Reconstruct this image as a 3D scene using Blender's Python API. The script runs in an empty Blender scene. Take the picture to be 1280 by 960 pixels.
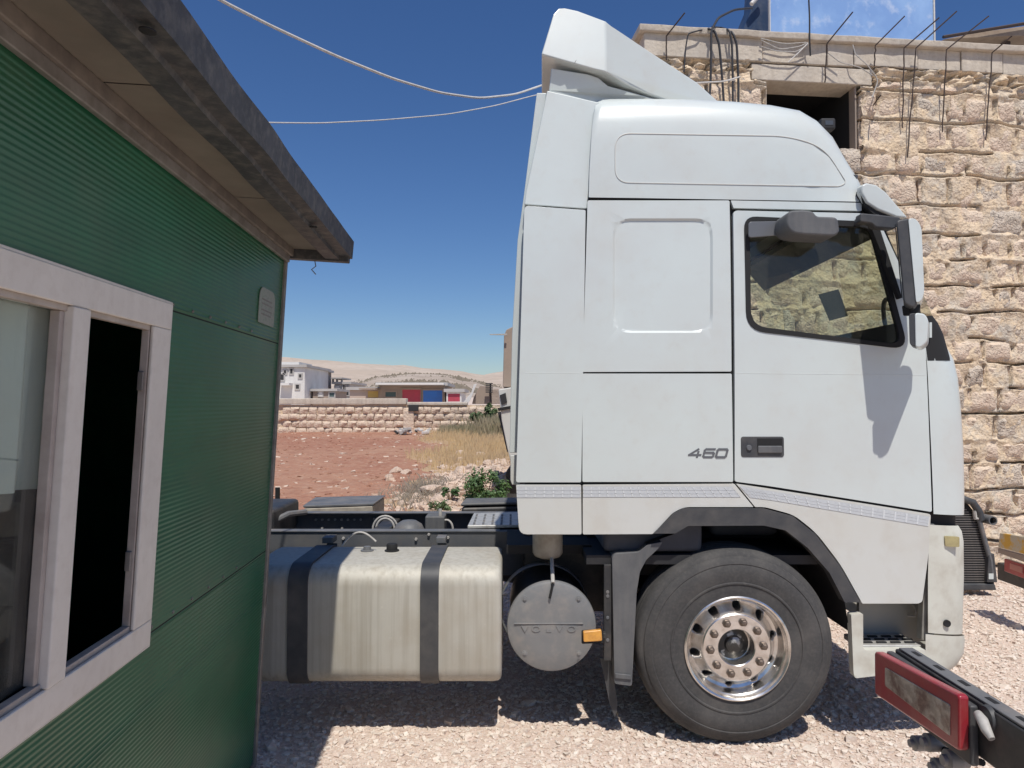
import bpy, bmesh, math, random
import numpy as np
from mathutils import Vector, Matrix, noise
random.seed(7); np.random.seed(7)
S = bpy.context.scene
COL = S.collection
R = math.radians

# ------------------------------------------------------------------ camera
F = 887.0; H = 1.86; HOR = 505.0                       # focal length in photo pixels, eye height, horizon row
PITCH = math.atan((HOR - 480.0) / F)
cd = bpy.data.cameras.new('camera'); cam = bpy.data.objects.new('camera', cd); COL.objects.link(cam)
cd.sensor_fit = 'HORIZONTAL'; cd.sensor_width = 36.0; cd.lens = 36.0 * F / 1280.0
cd.clip_start = 0.05; cd.clip_end = 6000
cam.location = (0, 0, H); cam.rotation_euler = (math.pi / 2 + PITCH, 0, 0)
S.camera = cam
# ------------------------------------------------------------------ light
SUN_EL, SUN_AZ = 63.0, 170.3                            # azimuth clockwise from +Y (the view direction)
w = bpy.data.worlds.new('World'); S.world = w; w.use_nodes = True
nt = w.node_tree; bg = nt.nodes['Background']
sky = nt.nodes.new('ShaderNodeTexSky'); sky.sky_type = 'NISHITA'; sky.sun_disc = False
sky.sun_elevation = R(SUN_EL); sky.sun_rotation = R(SUN_AZ)
sky.altitude = 300; sky.air_density = 1.0; sky.dust_density = 0.6; sky.ozone_density = 5.0
hsv = nt.nodes.new('ShaderNodeHueSaturation'); hsv.inputs['Hue'].default_value = .508; hsv.inputs['Saturation'].default_value = 1.18; hsv.inputs['Value'].default_value = .76
nt.links.new(sky.outputs[0], hsv.inputs['Color']); nt.links.new(hsv.outputs[0], bg.inputs[0]); bg.inputs[1].default_value = 0.115
sl = bpy.data.lights.new('sun', 'SUN'); sun = bpy.data.objects.new('sun', sl); COL.objects.link(sun)
sl.energy = 3.9; sl.angle = R(0.55); sl.color = (1.0, 0.955, 0.88)
sdir = Vector((math.sin(R(SUN_AZ)) * math.cos(R(SUN_EL)), math.cos(R(SUN_AZ)) * math.cos(R(SUN_EL)), math.sin(R(SUN_EL))))
sun.rotation_euler = sdir.to_track_quat('Z', 'Y').to_euler()
S.view_settings.view_transform = 'Standard'; S.view_settings.look = 'None'
S.view_settings.exposure = 0.13; S.view_settings.gamma = 1.0

# ------------------------------------------------------------------ measuring helpers
def ray(px, py):
    d = Vector(((px - 640) / F, 1.0, -(py - 480) / F))
    return Matrix.Rotation(PITCH, 3, 'X') @ d
def at(px, py, Y):
    d = ray(px, py); k = Y / d.y
    return Vector((d.x * k, Y, H + d.z * k))
class Frame:
    """a local frame (x along, y away, z up) in which a surface is measured"""
    def __init__(s, o, ex, ey, ez):
        s.m = Matrix((ex, ey, ez)).transposed().to_4x4(); s.m.translation = o; s.i = s.m.inverted()
    def hit(s, px, py, axis, val):
        o = s.i @ Vector((0, 0, H)); d = s.i.to_3x3() @ ray(px, py)
        k = (val - o[axis]) / d[axis]
        return o + d * k

# ------------------------------------------------------------------ object helpers
def tag(o, label=None, cat=None, group=None, kind=None):
    if label: o['label'] = label
    if cat: o['category'] = cat
    if group: o['group'] = group
    if kind: o['kind'] = kind
    return o
def empty(name, m, label, cat, group=None):
    o = bpy.data.objects.new(name, None); COL.objects.link(o); o.matrix_world = m
    o.empty_display_size = 0.2
    return tag(o, label, cat, group)
def T3(x, y, z): return Matrix.Translation((x, y, z))
class MB:
    def __init__(s): s.v = []; s.f = []
    def add(s, vs, fs):
        n = len(s.v); s.v += [tuple(p) for p in vs]; s.f += [tuple(i + n for i in q) for q in fs]; return s
    def box(s, a, b, rot=None, c=None):
        vs = [Vector((x, y, z)) for x in (a[0], b[0]) for y in (a[1], b[1]) for z in (a[2], b[2])]
        if rot is not None:
            c = Vector(c) if c is not None else (Vector(a) + Vector(b)) / 2
            vs = [c + rot @ (p - c) for p in vs]
        return s.add(vs, [(0, 1, 3, 2), (4, 6, 7, 5), (0, 4, 5, 1), (2, 3, 7, 6), (0, 2, 6, 4), (1, 5, 7, 3)])
    def prism(s, poly, far):
        n = len(poly); vs = list(poly) + list(far)
        return s.add(vs, [tuple(range(n)), tuple(range(2 * n - 1, n - 1, -1))] + [(i, (i + 1) % n, n + (i + 1) % n, n + i) for i in range(n)])
    def grid(s, rows, closed=False, caps=False):
        n = len(rows[0]); vs = [p for r in rows for p in r]; fs = []
        for i in range(len(rows) - 1):
            for j in range(n if closed else n - 1):
                k = (j + 1) % n; fs.append((i * n + j, i * n + k, (i + 1) * n + k, (i + 1) * n + j))
        if caps: fs += [tuple(range(n)), tuple(range((len(rows) - 1) * n, len(rows) * n))]
        return s.add(vs, fs)
    def tube(s, pts, r, seg=8, caps=True):
        pts = [Vector(p) for p in pts]; rows = []; up = None
        for i, p in enumerate(pts):
            t = (pts[min(i + 1, len(pts) - 1)] - pts[max(i - 1, 0)]).normalized()
            if up is None: up = t.orthogonal().normalized()
            up = (up - t * up.dot(t)); up = up.normalized() if up.length > 1e-6 else t.orthogonal().normalized()
            sd = t.cross(up); rr = r[i] if isinstance(r, (list, tuple)) else r
            rows.append([p + (up * math.cos(a) + sd * math.sin(a)) * rr for a in [2 * math.pi * k / seg for k in range(seg)]])
        return s.grid(rows, True, caps)
    def lathe(s, prof, c, axis='y', seg=64):
        rows = []
        for (r, h) in prof:
            row = []
            for k in range(seg):
                a = 2 * math.pi * k / seg; p = (r * math.cos(a), r * math.sin(a))
                q = {'y': (p[0], h, p[1]), 'z': (p[0], p[1], h), 'x': (h, p[0], p[1])}[axis]
                row.append(Vector(c) + Vector(q))
            rows.append(row)
        return s.grid(rows, True)
    def build(s, name, m, parent=None, bevel=0, seg=2, smooth=True, thr=38, post=None, kind=None, label=None):
        me = bpy.data.meshes.new(name); me.from_pydata(s.v, [], s.f)
        bm = bmesh.new(); bm.from_mesh(me)
        bmesh.ops.remove_doubles(bm, verts=bm.verts, dist=1e-5)
        bmesh.ops.recalc_face_normals(bm, faces=bm.faces)
        if post: post(bm)
        if smooth:
            for f in bm.faces: f.smooth = True
            for e in bm.edges:
                if len(e.link_faces) > 2 or (len(e.link_faces) == 2 and e.calc_face_angle(0) > R(thr)): e.smooth = False
        bm.to_mesh(me); bm.free()
        o = bpy.data.objects.new(name, me); COL.objects.link(o); me.materials.append(m)
        if parent is not None: o.parent = parent
        if bevel:
            b = o.modifiers.new('bevel', 'BEVEL'); b.width = bevel; b.segments = seg; b.limit_method = 'ANGLE'; b.angle_limit = R(thr)
            n = o.modifiers.new('normals', 'WEIGHTED_NORMAL'); n.keep_sharp = False
        if kind: o['kind'] = kind
        if label: o['label'] = label
        return o
def rounded(pts, r, n=4):
    """round the corners of an outline; r one radius or one per corner (same units as pts)"""
    out = []; N = len(pts)
    for i, p in enumerate(pts):
        rr = r[i] if isinstance(r, (list, tuple)) else r
        p = Vector(p); a = Vector(pts[i - 1]); b = Vector(pts[(i + 1) % N])
        if rr <= 0: out.append(p); continue
        u = a - p; v = b - p; k = min(rr, u.length * .48, v.length * .48)
        A = p + u.normalized() * k; B = p + v.normalized() * k
        for j in range(n + 1):
            t = j / n; out.append(A * (1 - t) ** 2 + p * 2 * t * (1 - t) + B * t * t)
    return [tuple(q) for q in out]
def plate(outer, holes, t, recess=(), curve=None, step=0.12):
    """closed plate in the x-z plane, front at y=v0, holes cut through, recesses pressed in; returns MB-like post-built bmesh"""
    bm = bmesh.new()
    def loop(pts, dy=0):
        vs = [bm.verts.new((p[0], p[1] + dy, p[2])) for p in pts]
        es = [bm.edges.new((vs[i], vs[(i + 1) % len(vs)])) for i in range(len(vs))]
        return vs, es
    for dy in (0, t):
        lv, le = loop(outer, dy); allE = list(le); hv = []
        for h in holes:
            a, b = loop(h, dy); allE += b; hv.append(a)
        for (h, ins, dep) in (recess if dy == 0 else ()):
            a, b = loop(h, dy); allE += b; hv.append(('r', a, ins, dep))
        bmesh.ops.triangle_fill(bm, edges=allE, use_beauty=True, normal=(0, -1, 0))
        if dy == 0: L0, H0 = lv, hv
        else: L1, H1 = lv, hv
    def wall(a, b):
        for i in range(len(a)):
            j = (i + 1) % len(a)
            try: bm.faces.new((a[i], a[j], b[j], b[i]))
            except ValueError: pass
    wall(L0, L1)
    k = 0
    for h in H0:
        if isinstance(h, tuple):
            _, a, ins, dep = h
            c = sum((x.co for x in a), Vector()) / len(a)
            b = []
            for x in a:
                d = x.co - c; dx = abs(d.x); dz = abs(d.z)
                b.append(bm.verts.new((x.co.x - math.copysign(ins, d.x) * min(1, dx / .05), x.co.y + dep, x.co.z - math.copysign(ins, d.z) * min(1, dz / .05))))
            wall(a, b); bm.faces.new(b)
        else:
            wall(h, H1[k]); k += 1
    bmesh.ops.recalc_face_normals(bm, faces=bm.faces)
    if curve:
        xs = [v.co.x for v in bm.verts]; zs = [v.co.z for v in bm.verts]
        for lo, hi, nrm, ax in ((min(xs), max(xs), (1, 0, 0), 0), (min(zs), max(zs), (0, 0, 1), 2)):
            c = lo + step
            while c < hi - .01:
                co = [0, 0, 0]; co[ax] = c
                bmesh.ops.bisect_plane(bm, geom=bm.verts[:] + bm.edges[:] + bm.faces[:], plane_co=co, plane_no=nrm)
                c += step
        for v in bm.verts: v.co.y += curve(v.co.x, v.co.z)
    return bm
def from_bm(bm, name, m, parent=None, bevel=0, thr=38, seg=2, label=None):
    for f in bm.faces: f.smooth = True
    for e in bm.edges:
        if len(e.link_faces) > 2 or (len(e.link_faces) == 2 and e.calc_face_angle(0) > R(thr)): e.smooth = False
    me = bpy.data.meshes.new(name); bm.to_mesh(me); bm.free()
    o = bpy.data.objects.new(name, me); COL.objects.link(o); me.materials.append(m)
    if parent is not None: o.parent = parent
    if bevel:
        b = o.modifiers.new('bevel', 'BEVEL'); b.width = bevel; b.segments = seg; b.limit_method = 'ANGLE'; b.angle_limit = R(thr)
        n = o.modifiers.new('normals', 'WEIGHTED_NORMAL'); n.keep_sharp = False
    if label: o['label'] = label
    return o
def soup(name, V, Fc, m, smooth=False):
    me = bpy.data.meshes.new(name); V = np.asarray(V, dtype=np.float32); Fc = np.asarray(Fc, dtype=np.int32); n = Fc.shape[1]
    me.vertices.add(len(V)); me.vertices.foreach_set('co', V.ravel())
    me.loops.add(Fc.size); me.loops.foreach_set('vertex_index', Fc.ravel())
    me.polygons.add(len(Fc)); me.polygons.foreach_set('loop_start', np.arange(0, Fc.size, n, dtype=np.int32))
    me.polygons.foreach_set('use_smooth', np.full(len(Fc), smooth)); me.update(calc_edges=True); me.validate()
    me.materials.append(m); o = bpy.data.objects.new(name, me); COL.objects.link(o); return o
def text_obj(body, name, m, parent, matrix, size, ext=0.002, shear=0.0, spacing=1.0, bold=0.0):
    c = bpy.data.curves.new(name, 'FONT'); c.body = body; c.size = size; c.extrude = ext; c.shear = shear
    c.space_character = spacing; c.offset = bold; c.align_x = 'CENTER'; c.align_y = 'CENTER'; c.resolution_u = 3
    t = bpy.data.objects.new(name, c); COL.objects.link(t)
    me = bpy.data.meshes.new_from_object(t.evaluated_get(bpy.context.evaluated_depsgraph_get()))
    bpy.data.objects.remove(t); me.transform(matrix); me.materials.clear(); me.materials.append(m); me.name = name
    o = bpy.data.objects.new(name, me); COL.objects.link(o); o.parent = parent
    return o

# ------------------------------------------------------------------ materials
def mat(name, col, rough=.6, metal=0., var=None, bump=None, dirt=None, streak=None, spec=.5, coat=0., scale=(1, 1, 1)):
    """var=(scale, colour2, lo, hi)  dirt=(scale, colour, amount)  bump=(scale, strength, distance)  streak=(scale vector, colour, amount)"""
    m = bpy.data.materials.new(name); m.use_nodes = True; t = m.node_tree; L = t.links.new; N = t.nodes.new
    p = t.nodes['Principled BSDF']; p.inputs['Roughness'].default_value = rough; p.inputs['Metallic'].default_value = metal
    p.inputs['Specular IOR Level'].default_value = spec
    if coat: p.inputs['Coat Weight'].default_value = coat; p.inputs['Coat Roughness'].default_value = .12
    tc = N('ShaderNodeTexCoord'); mp = N('ShaderNodeMapping'); L(tc.outputs['Object'], mp.inputs[0]); mp.inputs['Scale'].default_value = scale
    cur = None
    def rgb(c):
        n = N('ShaderNodeRGB'); n.outputs[0].default_value = (*c, 1); return n.outputs[0]
    cur = rgb(col)
    def layer(cur, scl, c2, lo, hi, amt=1., detail=8, vec=None, rgh=.6):
        nz = N('ShaderNodeTexNoise'); nz.inputs['Scale'].default_value = scl; nz.inputs['Detail'].default_value = detail; nz.inputs['Roughness'].default_value = rgh
        if vec is not None:
            mv = N('ShaderNodeMapping'); mv.inputs['Scale'].default_value = vec; L(tc.outputs['Object'], mv.inputs[0]); L(mv.outputs[0], nz.inputs[0])
        else: L(mp.outputs[0], nz.inputs[0])
        mr = N('ShaderNodeMapRange'); mr.inputs[1].default_value = lo; mr.inputs[2].default_value = hi; mr.inputs[4].default_value = amt; L(nz.outputs[0], mr.inputs[0])
        mx = N('ShaderNodeMixRGB'); L(mr.outputs[0], mx.inputs[0]); L(cur, mx.inputs[1]); mx.inputs[2].default_value = (*c2, 1)
        return mx.outputs[0]
    for v_ in (var if isinstance(var, list) else [var] if var else []): cur = layer(cur, *v_)
    if streak: cur = layer(cur, 1.0, streak[1], .45, .7, streak[2], vec=streak[0])
    if dirt: cur = layer(cur, dirt[0], dirt[1], .48, .72, dirt[2])
    L(cur, p.inputs['Base Color'])
    if bump:
        bl = bump if isinstance(bump, list) else [bump]; prev = None
        for (sc, st, di) in bl:
            nz = N('ShaderNodeTexNoise'); nz.inputs['Scale'].default_value = sc; nz.inputs['Detail'].default_value = 8; L(mp.outputs[0], nz.inputs[0])
            b = N('ShaderNodeBump'); b.inputs['Strength'].default_value = st; b.inputs['Distance'].default_value = di; L(nz.outputs[0], b.inputs['Height'])
            if prev: L(prev, b.inputs['Normal'])
            prev = b.outputs[0]
        L(prev, p.inputs['Normal'])
    return m
def glass_mat(name, tint, gloss=.12, rough=.02, dust=0.0):
    m = bpy.data.materials.new(name); m.use_nodes = True; t = m.node_tree; t.nodes.clear(); N = t.nodes.new; L = t.links.new
    out = N('ShaderNodeOutputMaterial'); tr = N('ShaderNodeBsdfTransparent'); tr.inputs[0].default_value = (*tint, 1)
    g = N('ShaderNodeBsdfGlossy'); g.inputs['Roughness'].default_value = rough
    lw = N('ShaderNodeLayerWeight'); lw.inputs[0].default_value = .5; mx = N('ShaderNodeMixShader')
    pw = N('ShaderNodeMath'); pw.operation = 'POWER'; pw.inputs[1].default_value = 4.0; L(lw.outputs['Facing'], pw.inputs[0])
    ma = N('ShaderNodeMath'); ma.operation = 'MULTIPLY_ADD'; ma.inputs[1].default_value = .85; ma.inputs[2].default_value = .035; L(pw.outputs[0], ma.inputs[0]); L(ma.outputs[0], mx.inputs[0]); L(tr.outputs[0], mx.inputs[1]); L(g.outputs[0], mx.inputs[2]); last = mx.outputs[0]
    if dust:
        d = N('ShaderNodeBsdfDiffuse'); d.inputs[0].default_value = (.55, .52, .47, 1); nz = N('ShaderNodeTexNoise'); nz.inputs['Scale'].default_value = 6; nz.inputs['Detail'].default_value = 8
        mr = N('ShaderNodeMapRange'); mr.inputs[1].default_value = .35; mr.inputs[2].default_value = .8; mr.inputs[4].default_value = dust; mr.inputs[3].default_value = dust * .25
        L(nz.outputs[0], mr.inputs[0]); m2 = N('ShaderNodeMixShader'); L(mr.outputs[0], m2.inputs[0]); L(last, m2.inputs[1]); L(d.outputs[0], m2.inputs[2]); last = m2.outputs[0]
    L(last, out.inputs[0]); return m

M = {}
M['white'] = mat('white_truck_paint', (.60, .65, .635), .34, var=[(1.6, (.57, .595, .58), .35, .75), (14, (.56, .575, .55), .55, .8, .5), (170, (.34, .29, .24), .735, .76, .8)], bump=[(1.1, .12, .04), (90, .02, .002)], dirt=(3.5, (.52, .48, .42), .22), coat=.25)
M['white_low'] = mat('white_skirt_paint', (.60, .61, .585), .45, var=(2.2, (.58, .57, .52), .35, .75), bump=(1.3, .08, .03), dirt=(5, (.48, .43, .36), .4), coat=.1)
M['bumper'] = mat('cream_bumper_plastic', (.62, .62, .55), .5, var=(4, (.52, .50, .43), .4, .8), dirt=(8, (.42, .38, .31), .5), bump=(60, .05, .002))
M['seam'] = mat('black_seam', (.012, .012, .013), .8)
M['plastic'] = mat('dark_grey_plastic', (.045, .047, .052), .55, var=(9, (.085, .083, .082), .4, .8), bump=(180, .15, .001), dirt=(5, (.15, .135, .12), .35))
M['plastic_worn'] = mat('dusty_grey_plastic', (.085, .088, .095), .65, var=(5, (.15, .15, .15), .35, .75), bump=(120, .2, .002), streak=((30, 30, 4), (.16, .155, .15), .5))
M['chassis'] = mat('black_chassis_paint', (.025, .026, .029), .5, var=(6, (.06, .056, .052), .4, .75), bump=(50, .2, .004), dirt=(11, (.16, .13, .11), .35))
M['rail'] = mat('dusty_dark_rail', (.085, .09, .10), .5, var=(5, (.12, .12, .12), .4, .7), dirt=(8, (.15, .13, .11), .4), bump=(60, .15, .003))
M['chassis_top'] = mat('dusty_chassis_steel', (.10, .105, .115), .55, var=(6, (.17, .17, .17), .35, .75), bump=(60, .15, .003), dirt=(9, (.26, .22, .19), .5))
M['rubber'] = mat('dusty_tyre_rubber', (.046, .045, .046), .85, var=[(5, (.062, .060, .059), .35, .8), (34, (.07, .067, .066), .5, .8)], bump=(140, .3, .002), dirt=(4.5, (.17, .155, .14), .28), streak=((60, 60, 60), (.13, .12, .11), .25))
M['alloy'] = mat('polished_alloy', (.78, .765, .74), .27, .95, var=[(14, (.60, .55, .50), .4, .8), (40, (.45, .40, .36), .6, .75, .5)], bump=(70, .06, .002), dirt=(20, (.36, .32, .28), .4))
M['nut'] = mat('rusty_wheel_nut', (.15, .12, .10), .5, .7, var=(60, (.26, .2, .16), .4, .7))
M['hub'] = mat('greasy_hub', (.06, .058, .055), .45, .5, var=(22, (.40, .39, .37), .55, .62), bump=(30, .4, .01))
M['tank'] = mat('brushed_tank_aluminium', (.50, .48, .42), .6, .10, var=[(1.8, (.44, .42, .365), .35, .75), (16, (.50, .47, .40), .45, .8, .4), (55, (.60, .57, .50), .62, .72, .4)], bump=[(2, .12, .02), (200, .04, .001)], streak=((34, 34, .9), (.36, .335, .28), .85), dirt=(4, (.36, .31, .24), .45))
M['disc'] = mat('dusty_grey_cover', (.20, .205, .21), .55, .2, var=(5, (.26, .255, .25), .35, .75), bump=(90, .15, .002), dirt=(10, (.36, .32, .28), .45))
M['beige'] = mat('dusty_beige_canister', (.42, .38, .31), .6, var=(14, (.26, .22, .18), .4, .75))
M['treadplate'] = mat('aluminium_treadplate', (.58, .57, .54), .45, .5, var=(20, (.38, .36, .32), .45, .75), bump=(100, .2, .002))
M['amber'] = mat('amber_lens', (.75, .36, .06), .25, var=(40, (.55, .25, .05), .4, .7), coat=.6)
M['lens'] = mat('yellowed_clear_lens', (.42, .36, .17), .2, var=(30, (.3, .25, .12), .4, .7), coat=.8)
M['tape'] = mat('silver_reflective_tape', (.55, .57, .585), .45, .05, var=(80, (.50, .52, .54), .45, .65), bump=(300, .1, .001))
M['tape_print'] = mat('tape_grid_print', (.64, .66, .67), .5)
M['badge'] = mat('badge_grey', (.12, .125, .135), .5, .0)
M['glass'] = glass_mat('green_tinted_truck_glass', (.82, .86, .79), dust=.05)
M['interior'] = mat('cab_interior_grey', (.055, .058, .07), .85, var=(5, (.08, .085, .10), .4, .7))
M['interior_dark'] = mat('cab_interior_black', (.02, .02, .022), .7)
M['mirror'] = mat('mirror_glass', (.8, .8, .8), .03, 1.)
M['green'] = mat('green_painted_sheet', (.011, .105, .05), .33, var=[(.9, (.022, .145, .07), .4, .7), (5, (.012, .085, .042), .5, .8, .7), (25, (.04, .12, .07), .6, .8, .6), (120, (.14, .19, .14), .72, .76, .7)], dirt=(3, (.07, .125, .075), .35), bump=(60, .05, .001), streak=((1.5, 1.5, 9), (.02, .07, .035), .4))
M['trim'] = mat('dull_steel_trim', (.27, .255, .24), .5, .3, var=(10, (.16, .145, .13), .4, .7), bump=(60, .1, .002), dirt=(15, (.12, .1, .08), .4))
M['soffit'] = mat('dusty_soffit_sheet', (.22, .195, .16), .7, var=(5, (.16, .14, .115), .35, .75), dirt=(14, (.20, .16, .13), .5), bump=(40, .1, .003))
M['fascia'] = mat('weathered_dark_fascia', (.042, .044, .05), .6, .1, var=[(4, (.075, .075, .08), .4, .75), (30, (.13, .125, .12), .5, .75, .8)], dirt=(18, (.19, .175, .155), .5), bump=(45, .3, .005))
M['pvc'] = mat('white_pvc', (.72, .68, .62), .4, var=(4, (.66, .62, .565), .4, .8), dirt=(28, (.50, .44, .38), .28), streak=((22, 22, 1.2), (.60, .56, .50), .3))
M['pvc_in'] = mat('dirty_pvc_rebate', (.45, .40, .36), .5, var=(9, (.28, .23, .2), .4, .8))
M['pane'] = glass_mat('dusty_window_pane', (.80, .84, .82), dust=.10)
M['curtain'] = mat('pale_net_curtain', (.85, .87, .84), .9, streak=((40, 40, 1), (.66, .68, .67), .7))
M['tub'] = mat('white_plastic_tub', (.85, .87, .85), .4)
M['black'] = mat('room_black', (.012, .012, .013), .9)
M['stone'] = mat('rough_limestone', (.72, .55, .41), .92, var=[(2.3, (.66, .56, .45), .38, .62), (1.1, (.70, .43, .30), .52, .70, .8), (9, (.56, .43, .33), .45, .75, .7), (38, (.76, .66, .53), .52, .72, .7), (24, (.30, .21, .16), .60, .72, .7)], bump=[(11, .9, .05), (45, .9, .016)], dirt=(30, (.38, .28, .21), .35))
M['mortar'] = mat('sandy_mortar', (.70, .55, .39), .95, var=[(2, (.58, .51, .42), .45, .62), (12, (.74, .57, .38), .45, .7), (30, (.30, .23, .17), .53, .70, .75), (7, (.44, .39, .33), .52, .68, .6)], bump=[(9, 1., .05), (32, .9, .022)])
M['stone_grey'] = mat('grey_mortared_limestone', (.58, .51, .43), .92, var=[(3, (.66, .54, .43), .38, .65), (9, (.38, .34, .29), .45, .75, .7), (38, (.68, .60, .50), .52, .72, .7)], bump=[(11, 1.0, .07), (45, .9, .02)], dirt=(30, (.28, .22, .18), .4))
M['concrete'] = mat('bare_concrete', (.58, .51, .42), .9, var=[(2.5, (.49, .44, .38), .4, .7), (25, (.37, .31, .25), .5, .8, .7)], streak=((9, 9, 1.2), (.34, .28, .22), .45), bump=[(18, .5, .02), (90, .4, .004)])
M['rebar'] = mat('dark_rebar', (.07, .05, .045), .7, .4)
M['cable_black'] = mat('black_cable', (.03, .03, .035), .6)
M['cable_white'] = mat('white_cable', (.62, .60, .57), .6, var=(30, (.5, .48, .45), .4, .7))
M['gravel_ground'] = mat('crushed_limestone_ground', (.64, .52, .44), .95, var=[(.7, (.60, .48, .40), .35, .7), (24, (.54, .42, .34), .42, .6), (60, (.74, .65, .58), .52, .7)], bump=[(28, .6, .02), (95, .8, .01)])
M['gravel'] = mat('limestone_chips', (.68, .59, .50), .92, var=[(17, (.58, .46, .385), .45, .62), (31, (.76, .69, .62), .52, .68), (5, (.60, .48, .39), .62, .75, .6)], bump=(90, .5, .005))
M['soil'] = mat('red_field_soil', (.34, .158, .10), .97, var=[(.18, (.41, .23, .15), .4, .62), (2.2, (.27, .115, .07), .5, .68, .8), (7, (.46, .31, .22), .52, .72, .8)], bump=[(3, .6, .12), (14, .9, .05)])
M['dryland'] = mat('dry_grass_soil', (.46, .33, .19), .97, var=[(.5, (.42, .28, .18), .4, .65), (5, (.34, .24, .15), .5, .75)], bump=[(6, 1., .1)])
M['drygrass'] = mat('dry_yellow_grass', (.60, .44, .24), .9, var=(1.2, (.48, .36, .24), .4, .7))
M['weed'] = mat('grey_green_weeds', (.36, .30, .20), .9, var=(1.5, (.22, .21, .12), .4, .65))
M['rock'] = mat('pale_rubble_rock', (.60, .46, .36), .92, var=[(3, (.52, .38, .29), .4, .7), (18, (.70, .62, .53), .5, .7)], bump=[(9, .9, .04), (40, .6, .01)])
M['leaf'] = mat('bush_leaf', (.045, .10, .03), .6, var=(6, (.09, .16, .05), .4, .65))
M['leaf_dark'] = mat('weed_leaf', (.07, .11, .04), .6, var=(3, (.12, .17, .07), .4, .65))
M['stem'] = mat('woody_stem', (.15, .10, .06), .9)
M['hill'] = mat('far_dry_hillside', (.46, .37, .29), 1., var=[(.008, (.52, .43, .35), .4, .65), (.03, (.36, .28, .215), .48, .68, .7), (.12, (.33, .28, .22), .5, .7, .7)])
M['hill_near'] = mat('scrubby_hillside', (.34, .27, .21), 1., var=[(.05, (.48, .40, .33), .4, .65), (.3, (.3, .25, .2), .5, .75, .7)])
M['scrub'] = mat('distant_scrub', (.15, .125, .095), .95, var=(.3, (.24, .20, .15), .4, .7))
M['bwhite'] = mat('far_white_render', (.68, .66, .63), .9, var=(.5, (.56, .53, .5), .4, .7))
M['bgrey'] = mat('far_grey_render', (.44, .42, .40), .9, var=(.5, (.36, .34, .32), .4, .7))
M['bbrown'] = mat('far_brown_block', (.34, .27, .22), .9, var=(.8, (.27, .22, .18), .4, .7))
M['dark_open'] = mat('dark_opening', (.03, .03, .032), .8)
M['door_red'] = mat('red_shutter_paint', (.42, .045, .075), .6, var=(2, (.34, .05, .07), .4, .7))
M['door_blue'] = mat('blue_shutter_paint', (.035, .17, .55), .6, var=(2, (.05, .15, .45), .4, .7))
M['yellow'] = mat('far_yellow_paint', (.62, .45, .16), .8)
M['tealdark'] = mat('far_dark_teal_shutter', (.06, .1, .1), .7)
M['redlens'] = mat('dirty_red_lens', (.34, .018, .028), .3, var=(12, (.26, .03, .04), .4, .75), dirt=(25, (.35, .14, .11), .3), bump=(60, .05, .002), coat=.3)
M['reflector'] = mat('cloudy_lamp_insert', (.33, .28, .23), .35, .2, var=[(30, (.50, .44, .37), .45, .62), (16, (.17, .10, .08), .47, .60)], bump=(40, .4, .006), coat=.4)
M['plug'] = mat('grey_white_plug', (.48, .46, .43), .6, var=(30, (.33, .31, .29), .4, .7))
M['orange_board'] = mat('faded_yellow_marker_board', (.50, .44, .33), .5, var=[(7, (.62, .36, .05), .5, .56)])
M['radiator'] = mat('radiator_fins', (.16, .15, .145), .5, .4, var=(12, (.24, .22, .2), .4, .7))
M['sheetblue'] = mat('painted_sky_sheet', (.26, .42, .72), .12, .15, var=[(1.6, (.36, .54, .82), .4, .65), (3.5, (.74, .80, .88), .56, .78, .9)], spec=.8)  # reflected sky painted in: blue base, white cloud streaks
M['sheetdark'] = mat('dark_blue_sheet', (.05, .08, .14), .3, .3, var=(5, (.12, .14, .18), .45, .7))
M['canopy'] = mat('rusty_canopy_sheet', (.34, .27, .21), .8, var=(6, (.24, .18, .14), .4, .7))

# ================================================================== GROUND AND SETTING
def gz(x, y):
    """height of the land"""
    t = min(max((y - 9.5) / 22.0, 0), 1); z = .68 * t
    if y > 31.5: z += (y - 31.5) * .012
    if y > 130: z += (y - 130) * .02
    return z
def land():
    ys = [-30, -6, 0, 2, 3.4] + [3.4 + i * .5 for i in range(1, 14)] + [10.5 + i for i in range(1, 24)] + [36, 42, 50, 60, 75, 95, 130, 180, 260, 380, 520]
    xs = [-400, -200, -100, -50, -25] + [-16 + i * 1. for i in range(33)] + [25, 50, 100, 200, 400]
    m = MB(); m.grid([[(x, y, gz(x, y)) for x in xs] for y in ys])
    o = m.build('ground', M['gravel_ground']); tag(o, 'pale crushed limestone yard and land around it', 'ground', kind='structure'); return o
land()
def sheet(name, x0, x1, y0, y1, nx, ny, dz, m, edge, label, seed=0, amp=.0):
    rows = []
    for j in range(ny + 1):
        row = []
        for i in range(nx + 1):
            x = x0 + (x1 - x0) * i / nx; y = y0 + (y1 - y0) * j / ny
            e = edge(x, y)
            nzv = noise.noise(Vector((x * 1.3 + seed, y * 1.3, 0))) * amp + noise.noise(Vector((x * 4 + seed, y * 4, 3))) * amp * .5
            row.append((x, y, gz(x, y) + (dz + abs(nzv)) * e - (1 - e) * .03))
        rows.append(row)
    o = MB().grid(rows).build(name, m); tag(o, label, 'field', kind='structure'); return o
def sm(a, b, x):
    t = min(max((x - a) / (b - a), 0), 1); return t * t * (3 - 2 * t)
sheet('field', -24, 3.0, 9.0, 31.5, 110, 90, .02, M['soil'], lambda x, y: sm(9.0, 10.2, y + .4 * noise.noise(Vector((x, y, 1)))) * sm(3.0, 1.5, x), 'ploughed red soil field', amp=.045)
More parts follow.
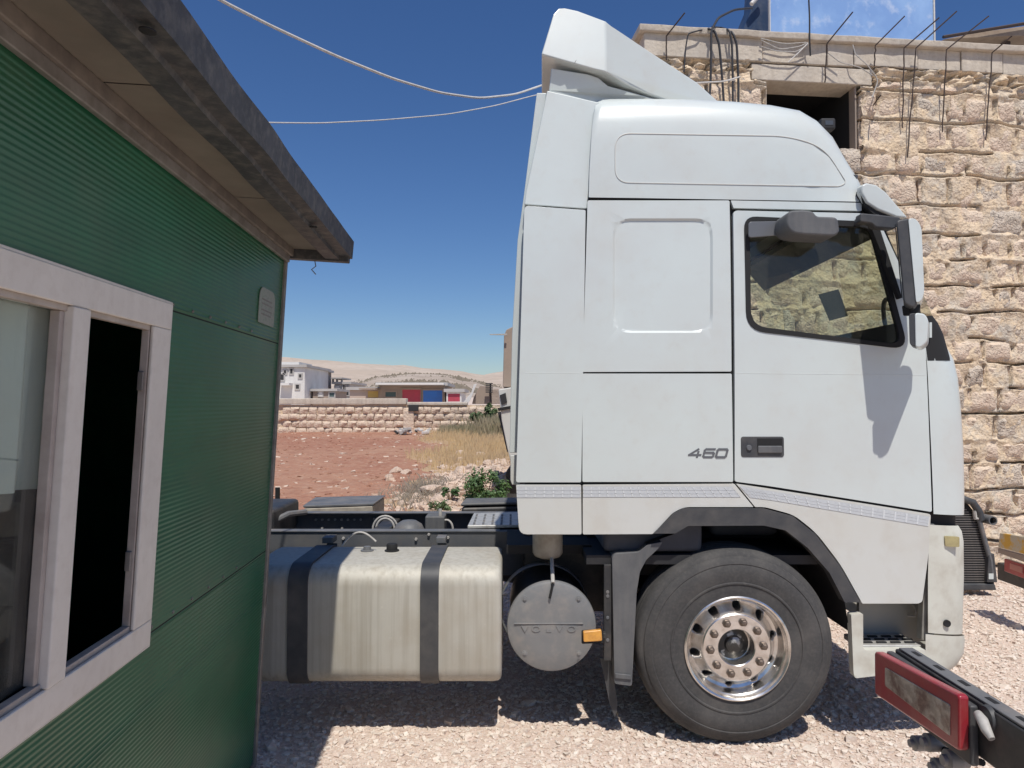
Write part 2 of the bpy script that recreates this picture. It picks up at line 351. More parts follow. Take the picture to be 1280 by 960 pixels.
sheet('dry_ground', -5.5, 5.5, 10.0, 31.5, 60, 90, .045, M['dryland'], lambda x, y: sm(-.35, .35, (x - (-1.9 - (y - 13) * .10)) * .8 + noise.noise(Vector((x * .6, y * .6, 5))) * 1.1), 'dry grassy ground beside the red field', seed=9, amp=.05)

# loose gravel and clods (nobody could count them)
def chips(name, n, sampler, smin, smax, m, label, cat, flat=.65):
    cube = np.array([(x, y, z) for x in (-1, 1) for y in (-1, 1) for z in (-1, 1)], float)
    fc = np.array([(0, 1, 3, 2), (4, 6, 7, 5), (0, 4, 5, 1), (2, 3, 7, 6), (0, 2, 6, 4), (1, 5, 7, 3)])
    P = sampler(n); n = len(P)
    sz = smin + (smax - smin) * np.random.rand(n) ** 2.6
    V = cube[None] * (1 + (np.random.rand(n, 8, 3) - .5) * .9)
    V *= sz[:, None, None] * .5 * np.stack([.7 + .6 * np.random.rand(n), .7 + .6 * np.random.rand(n), flat * (.6 + .7 * np.random.rand(n))], 1)[:, None, :]
    a = np.random.rand(n) * 6.283; b = (np.random.rand(n) - .5) * .9
    ca, sa, cb, sb = np.cos(a), np.sin(a), np.cos(b), np.sin(b)
    Rm = np.zeros((n, 3, 3)); Rm[:, 0, 0] = ca; Rm[:, 0, 1] = -sa; Rm[:, 1, 0] = sa; Rm[:, 1, 1] = ca; Rm[:, 2, 2] = 1
    Rb = np.zeros((n, 3, 3)); Rb[:, 0, 0] = 1; Rb[:, 1, 1] = cb; Rb[:, 1, 2] = -sb; Rb[:, 2, 1] = sb; Rb[:, 2, 2] = cb
    V = np.einsum('nij,nvj->nvi', Rm @ Rb, V)
    z = np.array([gz(x, y) for x, y in P]) + sz * .12
    V[:, :, 0] += P[:, 0, None]; V[:, :, 1] += P[:, 1, None]; V[:, :, 2] += z[:, None]
    Fc = (fc[None] + (np.arange(n) * 8)[:, None, None]).reshape(-1, 4)
    o = soup(name, V.reshape(-1, 3), Fc, m); tag(o, label, cat, kind='stuff'); return o
def samp_rect(x0, x1, y0, y1, p=1.0):
    return lambda n: np.stack([x0 + (x1 - x0) * np.random.rand(n), y0 + (y1 - y0) * np.random.rand(n) ** p], 1)
chips('gravel', 95000, samp_rect(-2.0, 6.8, 3.0, 8.2, 1.4), .007, .026, M['gravel'], 'loose crushed limestone chips covering the yard', 'gravel')
chips('coarse_gravel', 800, samp_rect(-1.5, 6.5, 3.2, 8.0), .022, .060, M['gravel'], 'larger pale stones lying loose on the yard gravel', 'gravel')
chips('soil_clods', 12000, samp_rect(-13, 1.0, 10.2, 31, 1.3), .02, .09, M['soil'], 'red soil clods lying on the ploughed field', 'soil', .6)
chips('field_stones', 1600, samp_rect(-13, 2.0, 9.5, 31, 1.2), .03, .13, M['rock'], 'small pale stones scattered over the red field', 'stones', .6)

# hills: rows of land going up to a skyline traced at its real distance
def hill(name, Y, crest, foot, m, label, back=200, bump_=1.0):
    """crest: list of (px,py) on the skyline at distance Y; foot: distance where the slope starts"""
    rows = []; n = 90; xs = [crest[0][0] + (crest[-1][0] - crest[0][0]) * i / n for i in range(n + 1)]
    def cy(x):
        for (a, b) in zip(crest, crest[1:]):
            if a[0] <= x <= b[0]: return a[1] + (b[1] - a[1]) * sm(a[0], b[0], x)
        return crest[-1][1]
    K = 14
    for k in range(K + 1):
        t = k / K; row = []
        for x in xs:
            p = at(x, cy(x), Y); q = Vector((p.x * foot / Y, foot, gz(0, foot) - 1.0))
            z = q.z + (p.z - q.z) * (t ** .9); yy = foot + (Y - foot) * t; xx = q.x + (p.x - q.x) * t
            z += noise.noise(Vector((xx * .012, yy * .012, 2))) * bump_ * (p.z - q.z) * .10 * math.sin(t * math.pi) + noise.noise(Vector((xx * .05, yy * .02, 7))) * bump_ * .006 * Y * .3 * t * (1 if k < K else .35)
            row.append((xx, yy, z))
        rows.append(row)
    rows.append([(p[0] * 1.02, Y + back, p[2] * .6) for p in rows[-1]])
    o = MB().grid(rows).build(name, m); tag(o, label, 'hill', kind='structure'); return o
hill('hills', 1500, [(-400, 440), (0, 428), (200, 440), (340, 446), (400, 450), (480, 457), (560, 462), (610, 470), (700, 462), (900, 455), (1300, 450), (1800, 460)], 300, M['hill'], 'pale bare hills on the skyline')
hill('scrub_hill', 420, [(400, 486), (440, 478), (480, 470), (515, 467), (555, 468), (585, 474), (615, 481), (660, 488)], 150, M['hill_near'], 'low brown hill dotted with dark scrub', back=60)
hill('right_hill', 900, [(560, 484), (590, 474), (615, 466), (650, 461), (750, 452), (1000, 455), (1400, 470)], 330, M['hill'], 'bare pinkish hillside rising on the right')
# scrub on the low hill: hundreds of specks
def scrub():
    V = []; Fc = []; n = 0
    ico = [(0, 0, 1), (.9, 0, .3), (.28, .85, .3), (-.72, .53, .3), (-.72, -.53, .3), (.28, -.85, .3)]
    fs = [(0, 1, 2), (0, 2, 3), (0, 3, 4), (0, 4, 5), (0, 5, 1)]
    for i in range(3400):
        px = random.uniform(405, 650); t = random.random() ** .6
        top = np.interp(px, [405, 440, 480, 515, 555, 585, 615, 660], [486, 478, 470, 467, 468, 474, 481, 488])
        Yd = 420 - 240 * (1 - t) - random.random() * 10; py = top + (1 - t) * 14 + 1.0
        p = at(px, py, Yd); s = random.uniform(.6, 2.0) * Yd / 420
        for q in ico: V.append((p.x + q[0] * s * 1.2, p.y + q[1] * s, p.z - s * .5 + q[2] * s * 1.3 * random.uniform(.7, 1.2)))
        for f in fs: Fc.append([a + n for a in f])
        n += 6
    o = soup('scrub', V, Fc, M['scrub']); tag(o, 'dark scrub bushes dotting the low hill in the distance', 'scrub', kind='stuff')
scrub()

# ================================================================== FAR BUILDINGS
def far_house(name, px0, px1, top, Y, depth, m, label, wins=(), extra=None, base=500, cat='building'):
    a = at(px0, top, Y); b = at(px1, top, Y); zb = at(px0, base + 4, Y).z - 1.5
    root = empty(name, T3((a.x + b.x) / 2, Y, zb), label, cat)
    ox, oy, oz = (a.x + b.x) / 2, Y, zb
    L_ = lambda p: (p.x - ox, p.y - oy, p.z - oz)
    mm = MB(); mm.box((a.x - ox, 0, 0), (b.x - ox, depth, a.z - oz)); mm.build('wall', m, root, bevel=.03)
    rf = MB(); rf.box((a.x - ox - .25, -.25, a.z - oz), (b.x - ox + .25, depth + .25, a.z - oz + .25)); rf.build('roof', M['bgrey'], root)
    for (x0, y0, x1, y1, wm) in wins:
        p = L_(at(x0, y1, Y)); q = L_(at(x1, y0, Y))
        fr = MB(); t = .12
        fr.box((p[0] - t, -.08, p[2] - t), (q[0] + t, -.003, p[2])); fr.box((p[0] - t, -.08, q[2]), (q[0] + t, -.003, q[2] + t))
        fr.box((p[0] - t, -.08, p[2]), (p[0], -.003, q[2])); fr.box((q[0], -.08, p[2]), (q[0] + t, -.003, q[2]))
        nm = 'door' if (x1 - x0) > 12 else 'window'
        f = fr.build(nm, M['bgrey'] if nm == 'window' else m, root)
        MB().box((p[0], -.05, p[2]), (q[0], -.004, q[2])).build('pane' if nm == 'window' else 'shutter', wm, f)
    if extra: extra(root, L_, Y)
    return root
DK = M['dark_open']
def ex_white(root, L_, Y):
    a = L_(at(350, 458, Y)); b = L_(at(372, 452, Y)); MB().box((a[0], .5, a[2] - .1), (b[0], 5, b[2])).build('parapet', M['bwhite'], root)
    a = L_(at(352, 482, Y)); b = L_(at(366, 479, Y)); MB().box((a[0], -1.2, a[2]), (b[0], -.005, b[2])).build('balcony', M['bwhite'], root)
far_house('apartment_block', 346, 381, 459, 70, 9, M['bwhite'], 'white two storey block with dark windows beside the cabin edge',
          [(351, 468, 355, 475, DK), (363, 461, 366, 467, DK), (370, 481, 374, 486, DK), (355, 463, 358, 467, DK), (374, 468, 377, 472, DK)], ex_white)
far_house('tall_brown_house', 380.5, 390.5, 462, 76, 8, M['bbrown'], 'narrow brown house standing right of the white block', [(381.5, 466, 383.5, 470, DK), (382, 478, 384, 482, DK)])
def ex_tower(root, L_, Y):
    a = L_(at(414, 473.5, Y)); b = L_(at(429, 472, Y)); MB().box((a[0], -.6, a[2]), (b[0], 4, b[2])).build('balcony_slab', M['bgrey'], root)
    for x in (416, 421, 427):
        a = L_(at(x, 480, Y)); b = L_(at(x, 473, Y)); MB().box((a[0] - .1, 0, a[2]), (a[0] + .1, .2, b[2])).build('column', M['bgrey'], root)
far_house('unfinished_house', 418, 437, 480, 80, 8, M['bgrey'], 'small grey unfinished house with a flat canopy on thin columns', [(419, 483, 424, 490, M['bwhite']), (429, 481, 431, 496, DK), (433, 483, 436, 494, DK)], ex_tower)
far_house('low_grey_shed', 391, 419, 489, 72, 5, M['bbrown'], 'low brown shed between the brown house and the unfinished house', [(399, 490, 403, 495, M['bwhite']), (412, 491, 418, 496, M['tealdark'])])
def ex_ws(root, L_, Y):
    a = L_(at(474, 481.5, Y)); b = L_(at(557, 479.5, Y)); MB().box((a[0], -1.6, a[2]), (b[0], 4, b[2])).build('roof_slab', M['bwhite'], root)
    a = L_(at(455, 487.5, Y)); b = L_(at(476, 485.5, Y)); MB().box((a[0], -2, a[2]), (b[0] - .05, 4, b[2])).build('side_canopy', M['bbrown'], root)
far_house('workshop', 474, 556, 482, 58, 7, M['bbrown'], 'long low brown workshop with red and blue shutters and a pale roof slab',
          [(503, 487, 526, 503, M['door_red']), (529, 488, 553, 503, M['door_blue']), (482, 490, 495, 496, M['tealdark'])], ex_ws)
far_house('yellow_annex', 437, 473.5, 487.5, 59, 6, mat('far_pinkish_render', (.50, .40, .33), .9, var=(.6, (.44, .34, .28), .4, .7)), 'low pinkish annex with a yellow panel left of the workshop', [(460, 489, 473, 497, M['yellow'])])
far_house('red_striped_shed', 559, 577, 490, 56, 5, M['bwhite'], 'small white shed with a red striped front right of the workshop', [(560, 492, 575, 502, M['door_red'])])
# the ruined house at the right end of the field wall
def ruin():
    Y = 33.0; o = at(603, 500, Y); root = empty('ruined_house', T3(o.x, Y, gz(0, Y)), 'ruined brown house with a broken leaning slab and a dark slatted post', 'building')
    L_ = lambda px, py, dy=0: (at(px, py, Y + dy).x - o.x, dy, at(px, py, Y + dy).z - gz(0, Y))
    def pl(pts, t, nm, m): MB().prism([L_(x, y) for x, y in pts], [(L_(x, y)[0], t, L_(x, y)[2]) for x, y in pts]).build(nm, m, root, bevel=.02)
    pl([(590, 505), (592, 497), (600, 482), (612, 483), (614, 505)], 2.5, 'wall', M['bbrown'])
    pl([(614.5, 505), (614.5, 487), (624, 486), (632, 489), (632, 505)], 2.2, 'rear_wall', mat('ruin_wall', (.36, .29, .24), .9, bump=(3, .8, .1)))
    MB().prism([L_(*p, -.1) for p in [(579, 503), (589, 491), (592, 480.5), (596, 480), (588, 500), (583, 508)]], [L_(*p, -.6) for p in [(579, 503), (589, 491), (592, 480.5), (596, 480), (588, 500), (583, 508)]]).build('leaning_slab', M['bwhite'], root, bevel=.01)
    for k in range(5):
        a = L_(607, 479 + k * 2.6 + 1.4, -.4); b = L_(616, 479 + k * 2.6, -.4); MB().box((a[0], -.5, a[2]), (b[0], -.3, b[2])).build('slat', M['dark_open'], root)
    a = L_(612, 505, -.3); b = L_(614, 480, -.3); MB().box((a[0], -.29, a[2] - .3), (b[0], -.15, b[2])).build('post', M['rebar'], root)
ruin()

# ================================================================== STONE PIECES
def stone_mesh(wd, ht, dp, seed, rough=.02, nx=4, nz=3, chamfer=.22):
    """a rough-hewn block: bulging uneven face, narrowed edges, open back"""
    vs = []; fs = []; rnd = random.Random(seed); o = Vector((seed * 3.7, seed * 1.3, 0))
    cx = [rnd.uniform(-.06, .06) * wd for _ in range(4)]; cz = [rnd.uniform(-.06, .06) * ht for _ in range(4)]
    for j in range(nz + 1):
        for i in range(nx + 1):
            s = i / nx; t = j / nz
            x = (s - .5) * wd; z = (t - .5) * ht
            q = [(1 - s) * (1 - t), s * (1 - t), (1 - s) * t, s * t]
            x += sum(a * b for a, b in zip(q, cx)); z += sum(a * b for a, b in zip(q, cz))
            edge = min(s, 1 - s, t, 1 - t)
            y = -dp + (chamfer * dp if edge < 1e-6 else 0)
            y += noise.noise(Vector((x * 9, z * 9, seed))) * rough * 1.6 - (0 if edge < 1e-6 else rnd.uniform(0, rough))
            x += noise.noise(Vector((z * 12, seed, 2))) * rough * .8; z += noise.noise(Vector((x * 10, seed, 5))) * rough * .9
            vs.append((x, y, z))
    for j in range(nz):
        for i in range(nx):
            a = j * (nx + 1) + i; fs.append((a, a + 1, a + nx + 2, a + nx + 1))
    ring = [i for i in range(nx + 1)] + [(j + 1) * (nx + 1) - 1 for j in range(1, nz + 1)] + [nz * (nx + 1) + i for i in range(nx - 1, -1, -1)] + [j * (nx + 1) for j in range(nz - 1, 0, -1)]
    n = len(vs)
    for k in ring: vs.append((vs[k][0], .06, vs[k][2]))
    for k in range(len(ring)):
        k2 = (k + 1) % len(ring); fs.append((ring[k], ring[k2], n + k2, n + k))
    me = bpy.data.meshes.new('stone'); me.from_pydata(vs, [], fs)
    bm = bmesh.new(); bm.from_mesh(me); bmesh.ops.recalc_face_normals(bm, faces=bm.faces)
    if bm.faces[0].normal.y > 0: bmesh.ops.reverse_faces(bm, faces=bm.faces)
    for f in bm.faces: f.smooth = True
    for e in bm.edges:
        if len(e.link_faces) == 2 and e.calc_face_angle(0) > R(50): e.smooth = False
    bm.to_mesh(me); bm.free(); return me
def put(me, name, m, parent, loc, rz=0, s=None):
    o = bpy.data.objects.new(name, me); COL.objects.link(o); o.parent = parent; o.location = loc
    o.rotation_euler = (0, rz, 0)
    if not me.materials: me.materials.append(m)
    if s: o.scale = s
    return o

# ------------------------------------------------------------------ field wall
def field_wall():
    Y = 30.0; zb = gz(0, Y) - .15
    root = empty('field_wall', T3(0, Y, 0), 'long stone field wall with a pale concrete coping beyond the red field', 'wall')
    zt = at(0, 505.5, Y).z
    MB().box((-15, .12, zb), (1.2, .42, zt - .02)).build('wall_core', M['mortar'], root)
    lib = [[stone_mesh(.30 + .06 * k, .285, .10, 100 + k * 3 + j, .03, 4, 3, .4) for j in range(3)] for k in range(3)]
    for l in lib:
        for me in l: me.materials.append(M['stone'])
    z = zb + .10; row = 0; cnt = 0; h = .292
    while z + h < zt + .12 and row < 5:
        x = -9.9 + (row % 2) * .2
        while x < -1.0 and cnt < 290:
            k = random.randrange(3); wd = .30 + .06 * k
            o = put(lib[k][random.randrange(3)], 'stone', None, root, (x + wd / 2, .12, z + h / 2 - .01 + random.uniform(-.015, .015)), random.uniform(-.04, .04), (1, random.uniform(.8, 1.25), random.uniform(.93, 1.04)))
            x += wd + .02; cnt += 1
        z += h; row += 1
    # left and right of the visible stretch: joined
    zc = at(0, 498, Y).z
    a = at(350, 0, Y).x; b = at(510, 0, Y).x
    MB().box((-15, -.02, zt), (b, .5, zc)).build('coping', M['concrete'], root, bevel=.03)
    MB().box((b + .02, .0, zt - .04), (at(585, 0, Y).x, .48, at(0, 502.5, Y).z)).build('coping', M['concrete'], root, bevel=.03)
    px = at(513, 0, Y).x
    MB().box((px - .22, -.06, zb), (px + .22, .11, zt - .25)).build('pilaster', M['stone'], root, bevel=.02)
    MB().box((px + .0, -.12, zt - .28), (px + .42, .05, zt - .02)).build('socket', M['dark_open'], root, bevel=.01)
    return root
field_wall()

# ================================================================== NEAR STONE BUILDING
BY = R(6.0)
BO = Vector(((806 - 640) / F * 7.7, 7.7, 0))
BF = Frame(BO, Vector((math.cos(BY), math.sin(BY), 0)), Vector((-math.sin(BY), math.cos(BY), 0)), Vector((0, 0, 1)))
def B(px, py, y=0): return BF.hit(px, py, 1, y)
def building():
    root = empty('stone_building', BF.m, 'tall sunlit building of rough pinkish stone blocks behind the truck', 'building')
    top = B(830, 36).z; lip = B(830, 44).z; beam = B(830, 71).z
    U1 = 8.0; th = .35
    wx0, wx1 = B(958, 150).x, B(1073, 150).x; wz1 = B(1000, 103).z; wz0 = B(1060, 196).z
    # wall core with the window hole
    c = MB(); c.box((0, .16, -.2), (wx0, th, beam)); c.box((wx1, .16, -.2), (U1, th, beam)); c.box((wx0, .16, wz1 + .19), (wx1, th, beam)); c.box((wx0, .16, -.2), (wx1, th, wz0))
    c.build('wall_core', M['mortar'], root)
    # side, back walls and flat roof
    s = MB(); s.prism([(0.02, .36, -.2), (0.02, .36, top - .1), (0.06, 6, top - .1), (.06, 6, -.2)], [(.30, .36, -.2), (.30, .36, top - .1), (.36, 6, top - .1), (.36, 6, -.2)])
    s.build('side_wall', M['mortar'], root)
    b_ = MB(); b_.box((.37, 5.7, -.2), (U1, 6, top - .1)); b_.box((U1 - .3, .36, -.2), (U1, 5.69, top - .1)); b_.build('rear_wall', M['mortar'], root)
    MB().box((.37, .37, beam - .02), (U1 - .31, 5.69, beam + .16)).build('roof', M['concrete'], root)
    # inside of the room behind the window
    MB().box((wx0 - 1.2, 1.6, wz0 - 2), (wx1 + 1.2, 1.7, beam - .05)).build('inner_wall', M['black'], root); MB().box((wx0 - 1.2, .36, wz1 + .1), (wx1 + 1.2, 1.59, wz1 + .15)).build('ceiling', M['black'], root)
    # beam cast in short boards
    xs = [0]
    for px in (952, 1033, 1066, 1146, 1200, 1252): xs.append(B(px, 60).x)
    xs.append(U1)
    for i in range(len(xs) - 1):
        dz = random.uniform(-.015, .015)
        MB().box((xs[i] + .004, -.02 + dz, beam + random.uniform(-.02, .02)), (xs[i + 1] - .004, th, lip + .004)).build('ring_beam', M['concrete'], root, bevel=.012)
    m = MB(); n = 60                                   # uneven lip of the slab
    rows = []
    for i in range(n + 1):
        x = -.06 + (U1 + .1) * i / n; j = noise.noise(Vector((x * 3, 0, 4))) * .018; k = noise.noise(Vector((x * 5, 3, 4))) * .012
        rows.append([(x, -.075 + j, lip + k), (x, -.085 + j, top + k * .4), (x, th + .1, top), (x, th + .1, lip)])
    m.grid(rows, True, True); m.build('slab_edge', M['concrete'], root, bevel=.01)
    # lintel
    la, lb = B(939, 95).x, B(1090, 95).x
    MB().box((la, -.012, wz1), (lb, th - .01, wz1 + .185)).build('lintel', M['concrete'], root, bevel=.012)
    MB().box((wx1 - .02, .03, wz0), (wx1 - .001, .15, wz1)).build('window_reveal', M['bbrown'], root, bevel=.004); MB().box((wx1 - .018, .151, wz0 - .3), (wx1 - .001, 1.55, wz1 + .1)).build('jamb_shade_sheet', M['black'], root)  # shade painted in: darker right reveal, black sheet over the jamb behind it
    MB().box((wx0 + .001, .03, wz0), (wx0 + .02, .15, wz1)).build('window_reveal', M['concrete'], root, bevel=.004)
    # stones, course by course
    z = .02; row = 0; cnt = 0; h0 = .298; extra = MB(); beds = []; joints = []
    while z < beam - .2:
        h = min(h0 * random.uniform(.82, 1.16), beam - .13 - z)
        if beam - .13 - z - h < .12: h = beam - .13 - z
        beds.append(z); jr = []; joints.append((z, z + h, jr))
        x = .01 - random.uniform(0, .02)
        while x < U1 - .1:
            wd = random.choice([random.uniform(.19, .30), random.uniform(.28, .42), random.uniform(.34, .54)]); jr.append(x)
            zz = z + h / 2; xe = x + wd
            # split round the window and lintel
            if zz > wz0 - .02 and zz < wz1 + .20:
                a, b = (wx0, wx1) if zz < wz1 - .02 else (la, lb)
                if x < a < xe:
                    if a - x > .12: wd = a - x; xe = x + wd
                    else: x = b + .01; continue
                elif a <= x < b: x = b + .01; continue
                if zz >= wz1 - .02 and zz < wz1 + .22 and la < xe and x < lb: x = lb + .01; continue
            g = .02
            if h > .1:
                seed = row * 50 + int(x * 10)
                hs = h - g * .8 - random.uniform(0, .03)
                me = stone_mesh(wd - g, hs, random.uniform(.0, .022) + .048, seed, .026, 7, 5, .45)
                mm_ = M['stone_grey'] if random.random() < .25 else M['stone']
                # individuals where the photograph shows them
                world = BF.m @ Vector((x + wd / 2, 0, zz))
                pxx = 640 + world.x / world.y * F; pyy = HOR - (world.z - H) / world.y * F
                vis = 780 < pxx < 1300 and not (pxx < 1130 and pyy > 620) and not (pxx < 1150 and pyy > 440) and not (pxx < 930 and pyy > 150)
                if vis and cnt < 300:
                    put(me, 'stone', mm_, root, (x + wd / 2, .05, zz), random.uniform(-.05, .05)); cnt += 1
                else:
                    extra.add([(v.co.x + x + wd / 2, v.co.y + .05, v.co.z + zz) for v in me.vertices], [tuple(p.vertices) for p in me.polygons])
            x = xe
        z += h; row += 1
    extra.build('stone_courses', M['stone'], root, kind='stuff')
    beds.append(z)
    # mortar smeared between and over the stone edges, with open cracks along the beds
    zs = set()
    for b in beds:
        for d in (-.055, -.03, -.016, -.008, .0, .008, .02, .045): zs.add(round(b + d, 4))
        for d in (.09, .14, .19): zs.add(round(b + d, 4))
    for k_ in range(9): zs.add(round(beam - .155 + k_ * .017, 4))
    zs = sorted(q for q in zs if -.05 < q < beam - .004); zs.append(beam - .003)
    nx_ = int(U1 / .028); G = []
    for q in zs:
        rw_ = []
        bi = min(beds, key=lambda b: abs(b - q)); jl = next((j for j in joints if j[0] <= q < j[1]), joints[-1])[2]
        for i in range(nx_ + 1):
            x = i * .028
            wv = noise.noise(Vector((x * 2.2, bi * 7, 1))) * .048 + noise.noise(Vector((x * 9, bi * 7, 2))) * .010
            cr = noise.noise(Vector((x * 1.3, bi * 5, 8)))
            y = -.017 + noise.noise(Vector((x * 3.5, q * 4.5, 3))) * .042 + (noise.noise(Vector((x * 9, q * 22, 9))) * .07 if q > beam - .17 else 0) + noise.noise(Vector((x * 16, q * 16, 6))) * .010
            dq = abs(q - bi)
            y -= .020 * max(0, 1 - dq / .05) * (.6 + noise.noise(Vector((x * 1.7, bi, 5))))
            dj = min(abs(x - j) for j in jl) if jl else 1
            y -= .018 * max(0, 1 - dj / .05)
            if dq < .011 and cr > -.06: y = .13
            if dj < .015 and dq > .03 and noise.noise(Vector((round(min(jl, key=lambda j: abs(x - j)), 2) * 7, bi * 3, 4))) > .02: y = .11
            if beam - .15 < q < beam - .02 and noise.noise(Vector((x * 6.5, q * 13, 12))) > .16: y = .10
            rw_.append((x, y, q + (wv if dq < .06 else wv * .3)))
        G.append(rw_)
    V_ = [p_ for g_ in G for p_ in g_]; F_ = []
    for a_ in range(len(G) - 1):
        for b_ in range(nx_):
            xm = (b_ + .5) * .028; zm = (zs[a_] + zs[a_ + 1]) / 2
            if (wx0 - .01 < xm < wx1 + .01 and wz0 - .02 < zm < wz1 + .02) or (la < xm < lb and wz1 - .01 < zm < wz1 + .2): continue
            k_ = a_ * (nx_ + 1) + b_; F_.append((k_, k_ + 1, k_ + nx_ + 2, k_ + nx_ + 1))
    mo = soup('mortar', V_, F_, M['mortar'], True); mo.parent = root
    # starter bars bent over the slab edge
    bars = [((833, 75), (833, 45), (856, 16)), ((1031, 103), (1034, 54), (1066, 15)), ((1093, 83), (1094, 57), (1131, 20)), ((1128, 160), (1130, 60), (1174, 22)),
            ((1134, 197), (1145, 60), (1196, 14)), ((1178, 165), (1183, 62), (1236, 20)), ((1232, 175), (1240, 66), (1265, 45)), ((1076, 128), (1083, 140), (1101, 119))]
    for a, b, c_ in bars:
        p0 = B(*a, -.06); p1 = B(*b, -.11); p2 = B(*c_, -.30)
        if a[0] == 1076: p0 = B(1090, 134, .0); p1 = B(1094, 128, -.1); p2 = B(1101, 119, -.25)
        pts = []
        for k in range(9): pts.append(p0.lerp(p1, k / 9) + Vector((noise.noise(Vector((a[0], k * .5, 0))) * .015, 0, 0)))
        pts += [p1, p1.lerp(p2, .5), p2]
        MB().tube(pts, .0075, 6).build('rebar', M['rebar'], root)
    return root
building()
# cables on the building
def cable(name, pts, r, m, label, cat='cable', sag=0, group=None, seg=7):
    P = []
    for i in range(len(pts) - 1):
        for k in range(8): P.append(Vector(pts[i]).lerp(Vector(pts[i + 1]), k / 8))
    P.append(Vector(pts[-1]))
    for _ in range(3): P = [P[0]] + [(P[i - 1] + P[i] * 2 + P[i + 1]) / 4 for i in range(1, len(P) - 1)] + [P[-1]]
    if sag: P = [p - Vector((0, 0, sag * 4 * (i / (len(P) - 1)) * (1 - i / (len(P) - 1)))) for i, p in enumerate(P)]
    o = MB().tube(P, r, seg).build(name, m); return tag(o, label, cat, group)
def BW(px, py, y): return BF.m @ B(px, py, y)
cable('roof_cable', [BW(884, 150, -.10), BW(888, 110, -.10), BW(889, 60, -.12), BW(889, 38, -.12), BW(898, 22, -.1), BW(918, 12, .1), BW(940, 10, .4)], .013, M['cable_black'], 'black cable climbing from the wall and arching over the roof edge')
cable('roof_cable', [BW(906, 150, -.1), BW(903, 100, -.10), BW(899, 55, -.12), BW(893, 38, -.12), BW(886, 36, -.1), BW(880, 37, .05)], .013, M['cable_black'], 'thick black cable looped over the slab edge, second from the left')
cable('roof_cable', [BW(916, 150, -.1), BW(916, 100, -.10), BW(915, 55, -.12), BW(912, 38, -.12), BW(902, 35, .0), BW(890, 34, .3)], .012, M['cable_black'], 'black cable hanging down the wall, third from the left')
cable('roof_cable', [BW(923, 150, -.1), BW(923, 100, -.10), BW(921, 55, -.13), BW(916, 41, -.13), BW(908, 37, .05)], .013, M['cable_black'], 'black cable hanging nearest to the wall window')
cable('roof_cable', [BW(855, 90, -.08), BW(857, 60, -.09), BW(860, 42, -.1), BW(874, 38, -.1), BW(884, 37, -.02)], .008, M['cable_black'], 'thin dark cable with a short bend above the spoiler')
cable('roof_wire', [BW(1013, 70, -.06), BW(1012, 50, -.1), BW(1012, 20, -.1), BW(1010, -20, -.1)], .009, M['cable_black'], 'thin black wire rising straight up past the blue sheet', 'wire')
for k, (pts, lab) in enumerate([([(951, 48), (980, 55), (1008, 53)], 'top grey wire of the bundle on the beam'), ([(951, 50), (975, 62), (1000, 58), (1010, 53)], 'middle grey wire of the bundle on the beam'),
                 ([(951, 58), (970, 64), (995, 65), (1010, 56)], 'lowest grey wire of the bundle on the beam'), ([(985, 78), (998, 66), (1010, 54)], 'pale wire falling diagonally from the beam'),
                 ([(1035, 66), (1050, 78), (1075, 84), (1092, 95)], 'thin wire drooping across the beam above the lintel'), ([(1066, 56), (1069, 68), (1085, 82), (1098, 100), (1090, 122)], 'thin wire hanging beside the window corner')]):
    cable('roof_wire', [BW(x, y, -.07 - .01 * k) for x, y in pts], .006, M['cable_white'] if k in (3,) else M['plug'], lab, 'wire')
# white cables crossing the sky: from above the cabin to the building
def sky_cable(px_list, r, lab, y0, y1):
    n = len(px_list); P = []
    for i, (x, y) in enumerate(px_list): P.append(at(x, y, y0 + (y1 - y0) * i / (n - 1)))
    return cable('overhead_cable', P, r, M['cable_white'], lab)
sky_cable([(225, -32), (275, 0), (340, 33), (420, 70), (490, 98), (550, 116), (600, 123), (645, 118), (685, 104), (730, 96), (800, 102), (860, 104), (905, 102), (925, 96)], .008, 'thick white cable sagging from the top of the picture to the spoiler', 2.8, 7.55)
sky_cable([(180, 148), (320, 153), (400, 154), (480, 150), (560, 143), (620, 132), (672, 118), (740, 108), (840, 108), (920, 100)], .0045, 'thin white cable running nearly level above the cabin', 4.2, 7.55)

